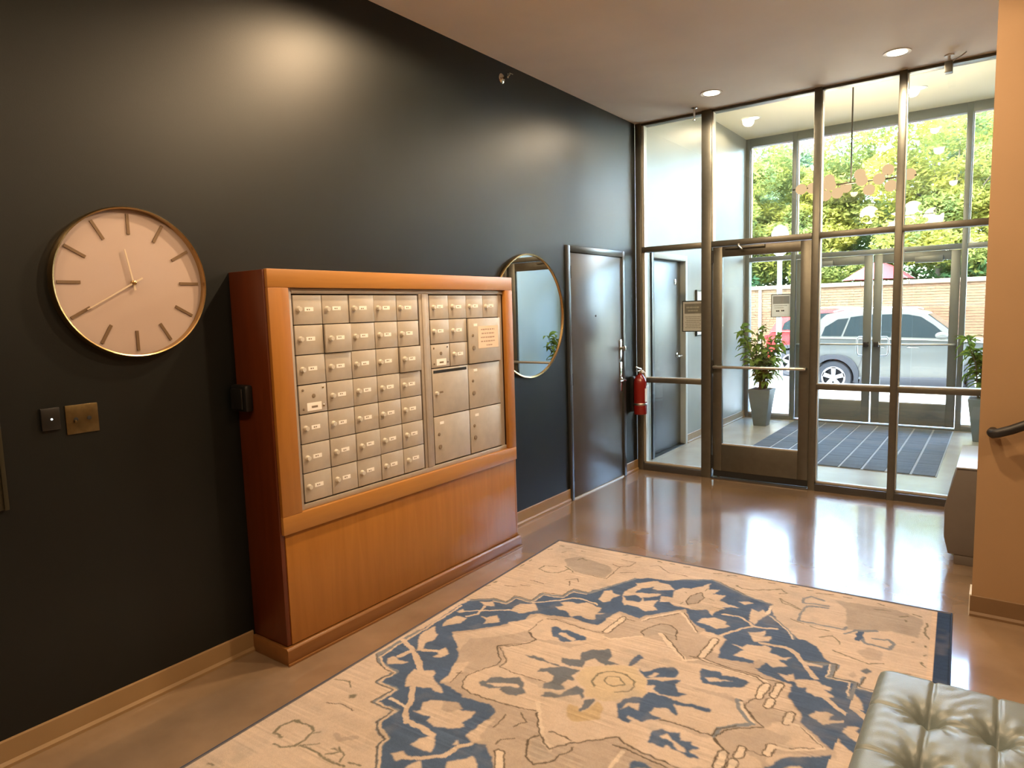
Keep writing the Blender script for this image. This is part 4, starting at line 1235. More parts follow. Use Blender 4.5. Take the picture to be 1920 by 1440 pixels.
rug = thing('area_rug', 'large cream and navy traditional rug with a floral medallion', 'rug', (float(RP[0]), float(RP[1]), 0.0))
rz = np.full((nv, nu), 0.012)
rz[0, :] = rz[-1, :] = 0.0015; rz[:, 0] = rz[:, -1] = 0.0015
co = np.stack([wx - RP[0], wy - RP[1], rz], -1).reshape(-1, 3).astype(np.float32)
ii = np.arange(nu * nv).reshape(nv, nu)
quads = np.stack([ii[:-1, :-1], ii[1:, :-1], ii[1:, 1:], ii[:-1, 1:]], -1).reshape(-1, 4).astype(np.int32)
me = bpy.data.meshes.new('pile')
me.vertices.add(len(co)); me.vertices.foreach_set('co', co.ravel())
me.loops.add(quads.size); me.loops.foreach_set('vertex_index', quads.ravel())
me.polygons.add(len(quads)); me.polygons.foreach_set('loop_start', np.arange(0, quads.size, 4, dtype=np.int32))
me.polygons.foreach_set('loop_total', np.full(len(quads), 4, dtype=np.int32))
me.update(); me.validate()
at = me.color_attributes.new('yarn', 'FLOAT_COLOR', 'POINT')
rgba = np.ones((nu * nv, 4), np.float32); rgba[:, :3] = img.reshape(-1, 3)
at.data.foreach_set('color', rgba.ravel())
rm = bpy.data.materials.new('rug_yarn'); rm.use_nodes = True
nt = rm.node_tree; b = nt.nodes['Principled BSDF']
b.inputs['Roughness'].default_value = 0.95; b.inputs['Specular IOR Level'].default_value = 0.15
va = nt.nodes.new('ShaderNodeAttribute'); va.attribute_name = 'yarn'
nt.links.new(va.outputs['Color'], b.inputs['Base Color'])
nz = nt.nodes.new('ShaderNodeTexNoise'); nz.inputs['Scale'].default_value = 260
bu = nt.nodes.new('ShaderNodeBump'); bu.inputs['Strength'].default_value = 0.5; bu.inputs['Distance'].default_value = 0.003
tc = nt.nodes.new('ShaderNodeTexCoord')
nt.links.new(tc.outputs['Object'], nz.inputs['Vector']); nt.links.new(nz.outputs['Fac'], bu.inputs['Height']); nt.links.new(bu.outputs[0], b.inputs['Normal'])
me.materials.append(rm)
pile = bpy.data.objects.new('pile', me); COL.objects.link(pile); pile.parent = rug
e = MB()
c4 = [RP + EU * a + EV * c for a, c in ((0, 0), (RW, 0), (RW, RL), (0, RL))]
e.tube([(p[0], p[1], 0.006) for p in c4], 0.0055, 8, closed=True)
e.build('binding', 'rug_binding', rug, smooth=60)

# ------------------------------------------------------------------ tufted ottoman
ot = thing('tufted_ottoman', 'grey leather button-tufted ottoman on the corner of the rug', 'ottoman', (2.92, 1.72, 0.0125))
OX0, OX1, OY0, OY1, OZ = 2.606, 3.234, 1.11, 2.318, 0.452
SX, SY = 0.157, 0.2416
btn = [(OX0 + SX * (i + 1) - 0.008, OY1 - SY * (j + 1) + 0.012) for i in range(3) for j in range(4)]
def tuft(x, y):
    ex = min(x - OX0, OX1 - x); ey = min(y - OY0, OY1 - y)
    h = 0.0
    for d, r in ((ex, 0.045), (ey, 0.045)):
        if d < r: h -= r * 0.62 * (1 - math.sqrt(max(0, 1 - (1 - d / r) ** 2)))
    gx = (x - OX0 + 0.008) / SX; gy = (OY1 - y + 0.012) / SY
    fx, fy = abs(gx - round(gx)) * SX, abs(gy - round(gy)) * SY
    lx, ly = 0 < round(gx) < 4, 0 < round(gy) < 5
    if lx: h -= 0.0065 * math.exp(-(fx / 0.006) ** 2)
    if ly: h -= 0.0065 * math.exp(-(fy / 0.006) ** 2)
    for bx, by in btn:
        dx, dy = x - bx, y - by
        d = math.hypot(dx * 1.15, dy)
        if d < 0.16:
            h -= 0.040 * math.exp(-(d / 0.034) ** 2) + 0.012 * math.exp(-(d / 0.075) ** 2)
            a = math.atan2(dy, dx)
            h += 0.0028 * math.cos(a * 9 + bx * 40) * math.exp(-((d - 0.065) / 0.032) ** 2)
    h += 0.0006 * math.sin(y * 120 + 5 * math.sin(x * 30)) * (0.5 + 0.5 * math.sin(x * 23 + y * 11))
    return OZ + h
NX, NY = 126, 240
gx = np.linspace(OX0, OX1, NX); gy = np.linspace(OY0, OY1, NY)
vs = [(x, y, tuft(x, y)) for y in gy for x in gx]
fs = [(j * NX + i, j * NX + i + 1, (j + 1) * NX + i + 1, (j + 1) * NX + i) for j in range(NY - 1) for i in range(NX - 1)]
ring = [i for i in range(NX)] + [j * NX + NX - 1 for j in range(1, NY)] + [(NY - 1) * NX + i for i in range(NX - 2, -1, -1)] + [j * NX for j in range(NY - 2, 0, -1)]
nb = len(vs)
vs += [(vs[k][0], vs[k][1], 0.36) for k in ring]
fs += [(ring[k], nb + k, nb + (k + 1) % len(ring), ring[(k + 1) % len(ring)]) for k in range(len(ring))]
MB().add(vs, fs).build('tufted_cushion', 'leather', ot, smooth=180)
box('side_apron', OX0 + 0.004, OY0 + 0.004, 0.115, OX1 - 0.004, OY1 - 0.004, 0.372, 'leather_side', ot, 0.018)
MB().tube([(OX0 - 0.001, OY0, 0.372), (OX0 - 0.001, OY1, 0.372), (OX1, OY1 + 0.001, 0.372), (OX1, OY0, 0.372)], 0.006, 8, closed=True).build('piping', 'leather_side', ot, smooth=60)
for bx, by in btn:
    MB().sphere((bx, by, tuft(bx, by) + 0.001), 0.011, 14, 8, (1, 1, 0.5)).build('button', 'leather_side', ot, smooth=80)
for x in (OX0 + 0.06, OX1 - 0.06):
    for y in (OY0 + 0.06, OY1 - 0.06):
        MB().cyl((x, y, 0.0125), (x, y, 0.118), 0.016, 0.026, 14).build('leg', 'wood_leg', ot, smooth=45)

# ------------------------------------------------------------------ angular cabinet behind the corner
ac = thing('angular_cabinet', 'low taupe cabinet with chamfered corners behind the tan wall', 'cabinet', (2.92, 5.1, 0))
po = [(2.663, 0.062), (2.640, 0.165), (2.638, 0.350), (2.694, 0.592), (3.13, 0.592), (3.186, 0.350), (3.184, 0.165), (3.16, 0.062)]
MB().prism(po, 'y', 4.73, 5.46).build('body', 'laminate_taupe', ac, 0.004)
MB().prism([(2.690, 0.592), (2.690, 0.600), (3.135, 0.600), (3.135, 0.592)], 'y', 4.722, 5.468).build('top', 'laminate_top', ac, 0.002)
box('plinth', 2.694, 4.735, 0, 3.12, 5.45, 0.062, 'laminate_taupe', ac, 0.002)

# ------------------------------------------------------------------ handrail
hr = thing('handrail', 'black round handrail rising along the tan wall', 'handrail', (2.86, 3.92, 0.95))
yr = 3.905
path = [(2.862, 3.99, 0.948), (2.858, 3.95, 0.948), (2.862, 3.915, 0.950), (2.885, yr, 0.956), (2.93, yr, 0.974), (3.05, yr, 1.035), (3.6, yr, 1.36), (4.6, yr, 1.96)]
MB().tube(path, 0.0225, 14).build('rail', 'rail_black', hr, smooth=60)
for x, z in ((3.35, 1.21), (4.2, 1.72)):
    MB().tube([(x, yr, z), (x, yr + 0.02, z - 0.05), (x, 3.985, z - 0.06)], 0.008, 8).build('bracket', 'rail_black', hr, smooth=60)

# ------------------------------------------------------------------ vestibule mat
mt = thing('entrance_mat', 'ribbed slate blue entrance mat of square tiles in the vestibule', 'mat', (1.55, 8.3, 0.0))
MX0, MX1, MY0, MY1 = 0.640, 2.452, 7.02, 9.56
box('backing', MX0, MY0, 0.0005, MX1, MY1, 0.006, 'mat_backing', mt)
cx = np.linspace(MX0, MX1, 10); cy = np.linspace(MY0, MY1, 6)
proto = None
for i in range(9):
    for j in range(5):
        w, h = cx[1] - cx[0] - 0.022, cy[1] - cy[0] - 0.008
        if proto is None:
            m = MB()
            k = 20
            for q in range(k):
                y0 = -h / 2 + h * q / k
                m.box(-w / 2, y0, 0, w / 2, y0 + h / k * 0.62, 0.007)
            m.box(-w / 2, -h / 2, 0, w / 2, h / 2, 0.004)
            o = m.build('mat_tile', 'mat_blue', None)
            o.parent = mt; proto = o
        else:
            o = clone(proto, mt)
        o.location = Vector(((cx[i] + cx[i + 1]) / 2, (cy[j] + cy[j + 1]) / 2, 0.006)) - Vector(mt.location)

# ------------------------------------------------------------------ chandelier
ch = thing('chandelier', 'bronze bar chandelier with clustered amber glass globes in the vestibule', 'chandelier', (1.55, 7.88, HV))
yc = 7.88
MB().cyl((1.55, yc, HV), (1.55, yc, HV - 0.03), 0.075, n=24).build('canopy', 'lamp_white', ch, smooth=45)
MB().cyl((1.55, yc, HV - 0.03), (1.55, yc, 2.815), 0.0075, n=10).build('rod', 'bronze_rod', ch, smooth=45)
MB().cyl((0.98, yc, 2.812), (2.14, yc, 2.812), 0.009, n=10).build('bar', 'bronze_rod', ch, smooth=45)
globes = [(1.070, -0.02, 2.805), (1.165, 0.04, 2.812), (1.265, -0.05, 2.80), (1.330, 0.06, 2.880), (1.365, -0.06, 2.805), (1.300, 0.05, 2.72), (1.430, -0.04, 2.72), (1.490, 0.08, 2.785),
          (1.625, 0.05, 2.895), (1.660, -0.06, 2.815), (1.715, 0.03, 2.725), (1.815, -0.05, 2.810), (1.880, 0.05, 2.905), (1.920, -0.04, 2.730), (2.075, 0.02, 2.83)]
for gx_, gy_, gz_ in globes:
    p = Vector((gx_, yc + gy_, gz_))
    a = Vector((gx_, yc, 2.812))
    d = (p - a)
    g = MB().sphere(p, 0.056, 24, 16).build('globe', 'globe_glass', ch, smooth=90)
    if d.length > 0.03:
        MB().tube([a, p - d.normalized() * 0.05], 0.005, 8).build('arm', 'bronze_rod', ch, smooth=60)

for lx_, lz_ in ((1.20, 2.87), (1.55, 2.74), (1.76, 2.88), (2.02, 2.76)):
    l = bpy.data.lights.new('globe_lamp', 'POINT')
    l.energy = P_CHAND; l.color = (1.0, 0.80, 0.52); l.shadow_soft_size = 0.13
    o = bpy.data.objects.new('globe_lamp', l)
    COL.objects.link(o); o.parent = ch
    o.location = Vector((lx_, yc, lz_)) - Vector(ch.location)

# ------------------------------------------------------------------ potted plants
def leaf_mesh():
    m = MB()
    n = 5
    vs = []
    for i in range(n + 1):
        t = i / n
        w = 0.36 * math.sin(math.pi * (t ** 0.75)) * 0.5
        z = 0.22 * math.sin(t * 2.4) - 0.28 * t * t
        vs += [(t, -w, z + 0.05), (t, 0, z), (t, w, z + 0.05)]
    fs = []
    for i in range(n):
        for k in range(2):
            a = i * 3 + k
            fs.append((a, a + 1, a + 4, a + 3))
    o = m.add(vs, fs).build('leaf', 'plant_leaf', None, smooth=60)
    return o
leaf_proto = leaf_mesh()
leaf_data = leaf_proto.data
bpy.data.objects.remove(leaf_proto)
def potted(x, y, label, seed, shape, droop_at=None):
    rg = random.Random(seed)
    t = thing('potted_plant', label, 'plant', (x, y, 0), 'planters by the entrance doors')
    MB().frustum((x, y, 0.0), (0.082, 0.082), (x, y, 0.485), (0.142, 0.142)).build('planter', 'planter_grey', t, 0.006)
    box('soil', x - 0.125, y - 0.125, 0.484, x + 0.125, y + 0.125, 0.488, 'soil', t)
    for k in range(shape['stems']):
        a = rg.uniform(0, 2 * math.pi)
        top = Vector((x + math.cos(a) * rg.uniform(0.08, shape['spread']), y + math.sin(a) * rg.uniform(0.05, shape['spread'] * 0.8), rg.uniform(0.85, shape['height'])))
        top.x = min(max(top.x, XV0 + 0.10), XV1 - 0.10)
        b0 = Vector((x + rg.uniform(-0.05, 0.05), y + rg.uniform(-0.05, 0.05), 0.486))
        mid = (b0 + top) / 2 + Vector((rg.uniform(-0.04, 0.04), rg.uniform(-0.04, 0.04), 0.04))
        pts = [b0, (b0 * 0.6 + mid * 0.4), mid, (mid * 0.45 + top * 0.55), top]
        MB().tube(pts, [0.011, 0.009, 0.007, 0.005, 0.003], 6).build('stem', 'stem_brown', t, smooth=60)
        for q in range(shape['leaves']):
            f = rg.uniform(0.22, 1.0)
            i = min(int(f * 4), 3); ff = f * 4 - i
            p = pts[i].lerp(pts[i + 1], ff)
            o = bpy.data.objects.new('leaf', leaf_data)
            COL.objects.link(o); o.parent = t
            s = rg.uniform(0.13, 0.215)
            o.scale = (s, s, s)
            o.location = p - Vector(t.location)
            for _ in range(12):                      # leaves grow clear of the walls and the glass
                az = rg.uniform(0, 6.283)
                tx, ty = p.x + math.cos(az) * s, p.y + math.sin(az) * s
                if XV0 + 0.06 < tx < XV1 - 0.06 and ty < YO - 0.12: break
            o.rotation_euler = (rg.uniform(-0.5, 0.5), rg.uniform(-0.5, 0.7), az)
    return t
potted(0.345, 9.06, 'leafy plant in a tapered grey planter left of the entrance doors', 5, dict(stems=12, spread=0.34, height=1.30, leaves=23))
potted(2.74, 9.06, 'leafy plant in a grey planter partly hidden by the tan wall', 9, dict(stems=10, spread=0.36, height=1.20, leaves=22))
# ------------------------------------------------------------------ street
SZ = -0.357
struct('sidewalk', MB().box(-40, YO + 0.06, -0.6, 40, 14.0, -0.10), 'sidewalk_concrete', 'sunlit pale concrete sidewalk outside the doors', 'sidewalk')
struct('kerb', MB().box(-40, 14.0, -0.6, 40, 14.16, -0.11), 'coping_stone', 'stone kerb along the sidewalk', 'kerb')
struct('street', MB().box(-60, 14.16, -0.7, 60, 21.0, SZ), 'asphalt', 'asphalt street with parked cars', 'street')
struct('sidewalk_far', MB().box(-60, 21.0, -0.7, 60, 22.0, -0.22), 'sidewalk_concrete', 'pale sidewalk along the brick wall', 'sidewalk')
struct('ground', MB().box(-60, 22.3, -0.7, 60, 90.0, 0.4), 'shrub_leaf', 'planted ground behind the brick wall', 'ground')

# brick garden wall: bricks proud of the mortar
bw = thing('brick_wall', 'long tan and orange brick garden wall across the street', 'wall', (0, 22.2, -0.4), kind='structure')
BX0, BX1, BY = -9.0, 8.0, 22.0
box('mortar_core', BX0, BY + 0.010, -0.4, BX1, BY + 0.32, 2.02, 'mortar', bw)
def bricks(z0, z1, ch, bl, name, mat):
    V_, F_ = [], []
    rows = int(round((z1 - z0) / ch))
    for r in range(rows):
        z = z0 + r * ch
        x = BX0 - (bl / 2 if r % 2 else 0)
        while x < BX1:
            a, b = max(x, BX0), min(x + bl - 0.012, BX1)
            if b - a > 0.03:
                o = len(V_)
                d = rng.uniform(-0.004, 0.004)
                V_ += [(a, BY + d, z), (b, BY + d, z), (b, BY + 0.02, z), (a, BY + 0.02, z), (a, BY + d, z + ch - 0.014), (b, BY + d, z + ch - 0.014), (b, BY + 0.02, z + ch - 0.014), (a, BY + 0.02, z + ch - 0.014)]
                F_ += [(o, o + 1, o + 5, o + 4), (o + 4, o + 5, o + 6, o + 7), (o + 3, o + 2, o + 1, o), (o, o + 4, o + 7, o + 3), (o + 1, o + 2, o + 6, o + 5)]
            x += bl
    m = MB(); m.v, m.f = V_, F_
    return tag(m.build(name, mat, bw), kind='stuff')
bricks(-0.4, 1.42, 0.075, 0.225, 'brick_courses', 'brick_face')
bricks(1.425, 2.02, 0.075, 0.225, 'upper_brick_courses', 'brick_upper')
for k in range(14):
    a = BX0 + k * (BX1 - BX0) / 14
    box('coping_stone', a + 0.004, BY - 0.04, 2.02, a + (BX1 - BX0) / 14 - 0.004, BY + 0.36, 2.14, 'coping_stone', bw, 0.008)
for x in (-3.35,):
    box('pilaster', x - 0.05, BY - 0.03, -0.3, x + 0.05, BY + 0.02, 2.02, 'coping_stone', bw, 0.006)

um = thing('patio_umbrella', 'red patio umbrella open behind the brick wall', 'umbrella', (-0.30, 23.8, 0.4))
for k in range(8):
    a0, a1 = 2 * math.pi * k / 8 + 0.2, 2 * math.pi * (k + 1) / 8 + 0.2
    m = MB()
    c = Vector((-0.30, 23.8, 2.80))
    R1 = 0.98
    rows = []
    for t in (0.0, 0.35, 0.7, 1.0):
        row = []
        for q in (0, 0.25, 0.5, 0.75, 1.0):
            a = a0 + (a1 - a0) * q
            sag = 0.05 * math.sin(math.pi * q) * t
            row.append(c + Vector((math.cos(a) * R1 * t, math.sin(a) * R1 * t, -0.56 * t ** 1.35 - 0.0 + sag * -0.3)))
        rows.append(row)
    vs = [p for row in rows for p in row]
    m.add(vs, [(i * 5 + j, i * 5 + j + 1, (i + 1) * 5 + j + 1, (i + 1) * 5 + j) for i in range(3) for j in range(4)])
    m.build('canopy_panel', 'umbrella_cloth', um, smooth=60)
    am = a0
    MB().tube([c + Vector((0, 0, -0.02)), c + Vector((math.cos(am) * 0.5, math.sin(am) * 0.5, -0.26)), c + Vector((math.cos(am) * 1.0, math.sin(am) * 1.0, -0.57))], 0.012, 6).build('rib', 'pole_grey', um, smooth=60)
MB().cyl((-0.30, 23.8, 0.4), (-0.30, 23.8, 2.84), 0.025, n=12).build('pole', 'pole_grey', um, smooth=45)
MB().sphere((-0.30, 23.8, 2.84), 0.04, 12, 8).build('finial', 'umbrella_cloth', um, smooth=80)

lp = thing('street_lamp', 'pale street lamp post with a flared lantern at the kerb', 'street lamp', (-0.72, 13.6, -0.10))
lx, ly = -0.64, 13.7
lp.location = (lx, ly, -0.10)
MB().lathe([(0.14, 0.0), (0.14, 0.12), (0.09, 0.18), (0.075, 0.5), (0.06, 0.6)], (lx, ly, -0.10), 'z', 20).build('base', 'pole_grey', lp, smooth=45)
MB().cyl((lx, ly, 0.45), (lx, ly, 2.42), 0.052, 0.042, 16).build('post', 'pole_grey', lp, smooth=45)
MB().lathe([(0.045, 0.0), (0.085, 0.03), (0.085, 0.07), (0.06, 0.10), (0.075, 0.14)], (lx, ly, 2.40), 'z', 20).build('collar', 'lamp_white', lp, smooth=45)
MB().lathe([(0.08, 0.0), (0.19, 0.10), (0.20, 0.14), (0.16, 0.16), (0.15, 0.42), (0.10, 0.52), (0.02, 0.56)], (lx, ly, 2.52), 'z', 24).build('lantern', 'lamp_white', lp, smooth=45)

# ------------------------------------------------------------------ parked cars
def make_car(name, label, x0, y0, paint, face=1, detail=True):
    """x0: rear bumper; y0: near flank; the car points along +x when face = 1."""
    W = 1.84
    c = thing(name, label, 'car', (x0, y0 + W / 2, SZ))
    def T(x, y, z):
        return (x0 + face * x, y0 + y, SZ + z)
    arch = lambda cx, r: [(cx + r * math.cos(a), 0.36 + r * math.sin(a)) for a in np.linspace(math.pi * 1.0, 0.0, 13)]
    RWX, FWX = 0.68, 3.37
    low = [(0.06, 0.30), (0.16, 0.26)] + arch(RWX, 0.43) + [(1.3, 0.24), (2.8, 0.24)] + arch(FWX, 0.43) + [(4.35, 0.26), (4.52, 0.30)]
    upp = [(4.60, 0.55), (4.57, 0.78), (4.46, 0.93), (4.1, 1.02), (3.5, 1.09), (2.92, 1.14), (2.3, 1.165), (1.4, 1.18), (0.6, 1.20), (0.16, 1.21), (0.06, 1.10), (0.02, 0.90), (0.0, 0.60)]
    poly = low + upp
    n = len(poly)
    cxm, czm = 2.3, 0.75
    def layer(y, inset):
        out = []
        for x, z in poly:
            k = inset
            out.append(T(x + (cxm - x) * k * 0.25, y, z + (czm - z) * k * 0.6))
        return out
    L = [layer(0.03, 0.10), layer(0.0, 0.03), layer(0.07, 0.0), layer(W - 0.07, 0.0), layer(W, 0.03), layer(W - 0.03, 0.10)]
    L = [layer(0.045, 0.16), layer(0.0, 0.06), layer(0.09, 0.0), layer(W - 0.09, 0.0), layer(W, 0.06), layer(W - 0.045, 0.16)]
    vs = [p for l in L for p in l]
    fs = []
    for k in range(len(L) - 1):
        for i in range(n):
            j = (i + 1) % n
            fs.append((k * n + i, k * n + j, (k + 1) * n + j, (k + 1) * n + i))
    fs += [tuple(range(n)), tuple(range((len(L) - 1) * n, len(L) * n))[::-1]]
    MB().add(vs, fs).build('body', paint, c, smooth=38)
    # greenhouse with tumblehome
    gh = [(0.10, 1.17), (0.30, 1.50), (0.46, 1.66), (0.75, 1.72), (1.45, 1.755), (2.0, 1.735), (2.30, 1.66), (2.62, 1.41), (2.98, 1.11)]
    def side_y(z):
        return 0.055 + (z - 1.15) * 0.30
    m = len(gh)
    A = [T(x, side_y(z), z) for x, z in gh]; B = [T(x, W - side_y(z), z) for x, z in gh]
    A2 = [T(x + (1.5 - x) * 0.02, side_y(z) + 0.10, z + (0.022 if 0 < i < m - 1 else 0)) for i, (x, z) in enumerate(gh)]
    B2 = [T(x + (1.5 - x) * 0.02, W - side_y(z) - 0.10, z + (0.022 if 0 < i < m - 1 else 0)) for i, (x, z) in enumerate(gh)]
    vs = A + A2 + B2 + B
    fs = []
    for k in range(3):
        for i in range(m - 1):
            fs.append((k * m + i, k * m + i + 1, (k + 1) * m + i + 1, (k + 1) * m + i))
    fs += [tuple(range(m)), tuple(range(3 * m, 4 * m))[::-1], (0, m, 2 * m, 3 * m), (m - 1, 2 * m - 1, 3 * m - 1, 4 * m - 1)]
    MB().add(vs, fs).build('cabin_shell', paint, c, smooth=38)
    # glass set a little proud of the shell on both flanks
    wins = [[(0.42, 1.235), (0.80, 1.23), (0.92, 1.60), (0.72, 1.58), (0.48, 1.42)],
            [(0.84, 1.23), (1.22, 1.225), (1.22, 1.655), (0.96, 1.62)],
            [(1.26, 1.225), (1.72, 1.215), (1.72, 1.665), (1.26, 1.66)],
            [(1.80, 1.215), (2.72, 1.185), (2.45, 1.44), (2.22, 1.605), (2.0, 1.655), (1.80, 1.665)]]
    for near in (True, False):
        for w in wins:
            f = lambda z, e: (side_y(z) - e) if near else (W - side_y(z) + e)
            k = len(w)
            vs = [T(x, f(z, 0.006), z) for x, z in w] + [T(x, f(z, -0.01), z) for x, z in w]
            MB().add(vs, [tuple(range(k)), tuple(range(k, 2 * k))[::-1]] + [(i, k + i, k + (i + 1) % k, (i + 1) % k) for i in range(k)]).build('side_window', 'car_glass', c)
    ws = [T(2.34, 0.30, 1.655), T(2.34, W - 0.30, 1.655), T(2.93, W - 0.16, 1.165), T(2.93, 0.16, 1.165)]
    MB().add(ws + [tuple(Vector(p) - Vector((0.03 * face, 0, 0.03))) for p in ws], [(0, 1, 2, 3), (7, 6, 5, 4), (0, 4, 5, 1), (1, 5, 6, 2), (2, 6, 7, 3), (3, 7, 4, 0)]).build('windshield', 'car_glass', c)
    rw = [T(0.28, 0.30, 1.52), T(0.28, W - 0.30, 1.52), T(0.10, W - 0.22, 1.22), T(0.10, 0.22, 1.22)]
    MB().add(rw + [tuple(Vector(p) + Vector((0.04 * face, 0, -0.02))) for p in rw], [(0, 1, 2, 3), (7, 6, 5, 4), (0, 4, 5, 1), (1, 5, 6, 2), (2, 6, 7, 3), (3, 7, 4, 0)]).build('rear_window', 'car_glass', c)
    # dark wheel arch cladding, wheels
    for cx_ in (RWX, FWX):
        for yy, s in ((0.0, -1), (W, 1)):
            m_ = MB()
            aa = np.linspace(math.radians(-12), math.radians(192), 22)
            inn, out_ = [], []
            for a in aa:
                sq = 1 + 0.09 * abs(math.sin(2 * a))
                inn.append((cx_ + 0.395 * math.cos(a), 0.36 + 0.395 * math.sin(a)))
                out_.append((cx_ + 0.475 * sq * math.cos(a), 0.36 + 0.475 * sq * math.sin(a)))
            k = len(aa)
            vs = [T(x, yy + s * 0.018, z) for x, z in inn] + [T(x, yy + s * 0.018, z) for x, z in out_] + [T(x, yy - s * 0.07, z) for x, z in inn] + [T(x, yy - s * 0.07, z) for x, z in out_]
            fs = []
            for i in range(k - 1):
                fs += [(i, i + 1, k + i + 1, k + i), (2 * k + i, 3 * k + i, 3 * k + i + 1, 2 * k + i + 1), (i, 2 * k + i, 2 * k + i + 1, i + 1), (k + i, k + i + 1, 3 * k + i + 1, 3 * k + i)]
            m_.add(vs, fs).build('arch_cladding', 'car_black', c, smooth=40)
            yc_ = yy - s * 0.12
            ctr = T(cx_, yc_, 0.36)
            wheel = MB().lathe([(0.235, -0.11), (0.335, -0.11), (0.358, -0.085), (0.360, 0.0), (0.358, 0.085), (0.335, 0.11), (0.235, 0.11)], ctr, 'y', 36, True).build('tyre', 'tyre_rubber', c, smooth=45)
            yo = yc_ + s * 0.085
            rim = MB().lathe([(0.20, -0.02), (0.24, -0.02), (0.24, 0.02), (0.215, 0.02)], T(cx_, yo, 0.36), 'y', 36, True)
            rim.build('rim', 'alloy', wheel, smooth=45)
            for q in range(5):
                a = 2 * math.pi * q / 5 + 0.3
                d = Vector((math.cos(a), 0, math.sin(a))); e_ = Vector((-math.sin(a), 0, math.cos(a)))
                p0, p1 = Vector(T(cx_, yo, 0.36)) + d * 0.03, Vector(T(cx_, yo, 0.36)) + d * 0.22
                ww = 0.035
                vv = [p0 - e_ * ww, p0 + e_ * ww, p1 + e_ * ww * 1.3, p1 - e_ * ww * 1.3]
                sh = Vector((0, s * 0.02, 0))
                MB().add([v - sh for v in vv] + [v + sh for v in vv], [(0, 1, 2, 3), (7, 6, 5, 4), (0, 4, 5, 1), (1, 5, 6, 2), (2, 6, 7, 3), (3, 7, 4, 0)]).build('spoke', 'alloy', wheel)
            MB().lathe([(0.06, -0.01), (0.06, 0.02), (0.03, 0.025)], T(cx_, yo, 0.36), 'y', 16).build('hub', 'alloy', wheel, smooth=45)
            MB().lathe([(0.23, -0.01), (0.23, 0.01)], T(cx_, yc_ - s * 0.02, 0.36), 'y', 24).build('wheel_well', 'car_black', wheel)
    # sill cladding, seams, handles, mirror, rails, lamps
    for yy, s in ((0.0, -1), (W, 1)):
        sl_ = [(1.16, 0.23), (2.88, 0.23), (2.84, 0.43), (1.20, 0.40)]
        vs = [T(x, yy + s * 0.012, z) for x, z in sl_] + [T(x, yy - s * 0.05, z) for x, z in sl_]
        MB().add(vs, [(0, 1, 2, 3), (7, 6, 5, 4), (0, 4, 5, 1), (1, 5, 6, 2), (2, 6, 7, 3), (3, 7, 4, 0)]).build('sill_cladding', 'car_black', c, 0.004)
        for path in ([(1.22, 1.20), (1.20, 0.75), (1.14, 0.55)], [(1.76, 1.20), (1.76, 0.44)], [(2.78, 1.12), (2.84, 0.8), (2.80, 0.44)]):
            MB().tube([T(x, yy + s * 0.001, z) for x, z in path], 0.005, 6).build('door_seam', 'car_black', c, smooth=60)
        for hx in (1.42, 2.02):
            MB().tube([T(hx, yy + s * 0.004, 1.00), T(hx + 0.02, yy + s * 0.03, 1.005), T(hx + 0.17, yy + s * 0.03, 1.0), T(hx + 0.19, yy + s * 0.004, 0.995)], 0.012, 8).build('door_handle', paint, c, smooth=60)
        mc = Vector(T(2.60, yy + s * 0.13, 1.245))
        MB().sphere(mc, 0.10, 18, 12, (1.15, 0.75, 0.72)).build('door_mirror', paint, c, smooth=80)
        MB().tube([mc, T(2.62, yy - s * 0.02, 1.19)], 0.022, 8).build('mirror_stalk', 'car_black', c, smooth=60)
        ry = side_y(1.72) + 0.06
        ry = ry if s < 0 else W - ry
        MB().tube([T(0.62, ry, 1.735), T(0.75, ry, 1.775), T(1.45, ry, 1.80), T(2.05, ry, 1.775), T(2.15, ry, 1.745)], 0.014, 8).build('roof_rail', 'satin_steel', c, smooth=60)
        tl = [T(-0.004, yy - s * 0.02, 0.98), T(-0.004, yy - s * 0.36, 0.98), T(0.02, yy - s * 0.36, 1.10), T(0.02, yy - s * 0.02, 1.10)]
        MB().add([tuple(Vector(p) - Vector((face * 0.012, 0, 0))) for p in tl] + [tuple(Vector(p) + Vector((face * 0.06, 0, 0))) for p in tl],
                 [(0, 1, 2, 3), (7, 6, 5, 4), (0, 4, 5, 1), (1, 5, 6, 2), (2, 6, 7, 3), (3, 7, 4, 0)]).build('tail_lamp', 'tail_red', c)
        hl = [T(4.40, yy - s * 0.05, 0.80), T(4.40, yy - s * 0.40, 0.80), T(4.40, yy - s * 0.40, 0.90), T(4.40, yy - s * 0.05, 0.90)]
        MB().add([tuple(Vector(p) + Vector((face * 0.17, 0, -0.02))) for p in hl] + hl, [(0, 1, 2, 3), (7, 6, 5, 4), (0, 4, 5, 1), (1, 5, 6, 2), (2, 6, 7, 3), (3, 7, 4, 0)]).build('headlamp', 'lamp_white', c)
    box('underbody', *T(0.15, 0.1, 0.20), *T(4.45, W - 0.1, 0.30), 'car_black', c)
    return c
make_car('parked_suv', 'pale silver parked SUV on the near side of the street', -0.65, 15.40, 'car_silver', 1)
make_car('parked_car', 'red car parked across the street behind the silver one', -2.35, 18.9, 'car_red', 1)

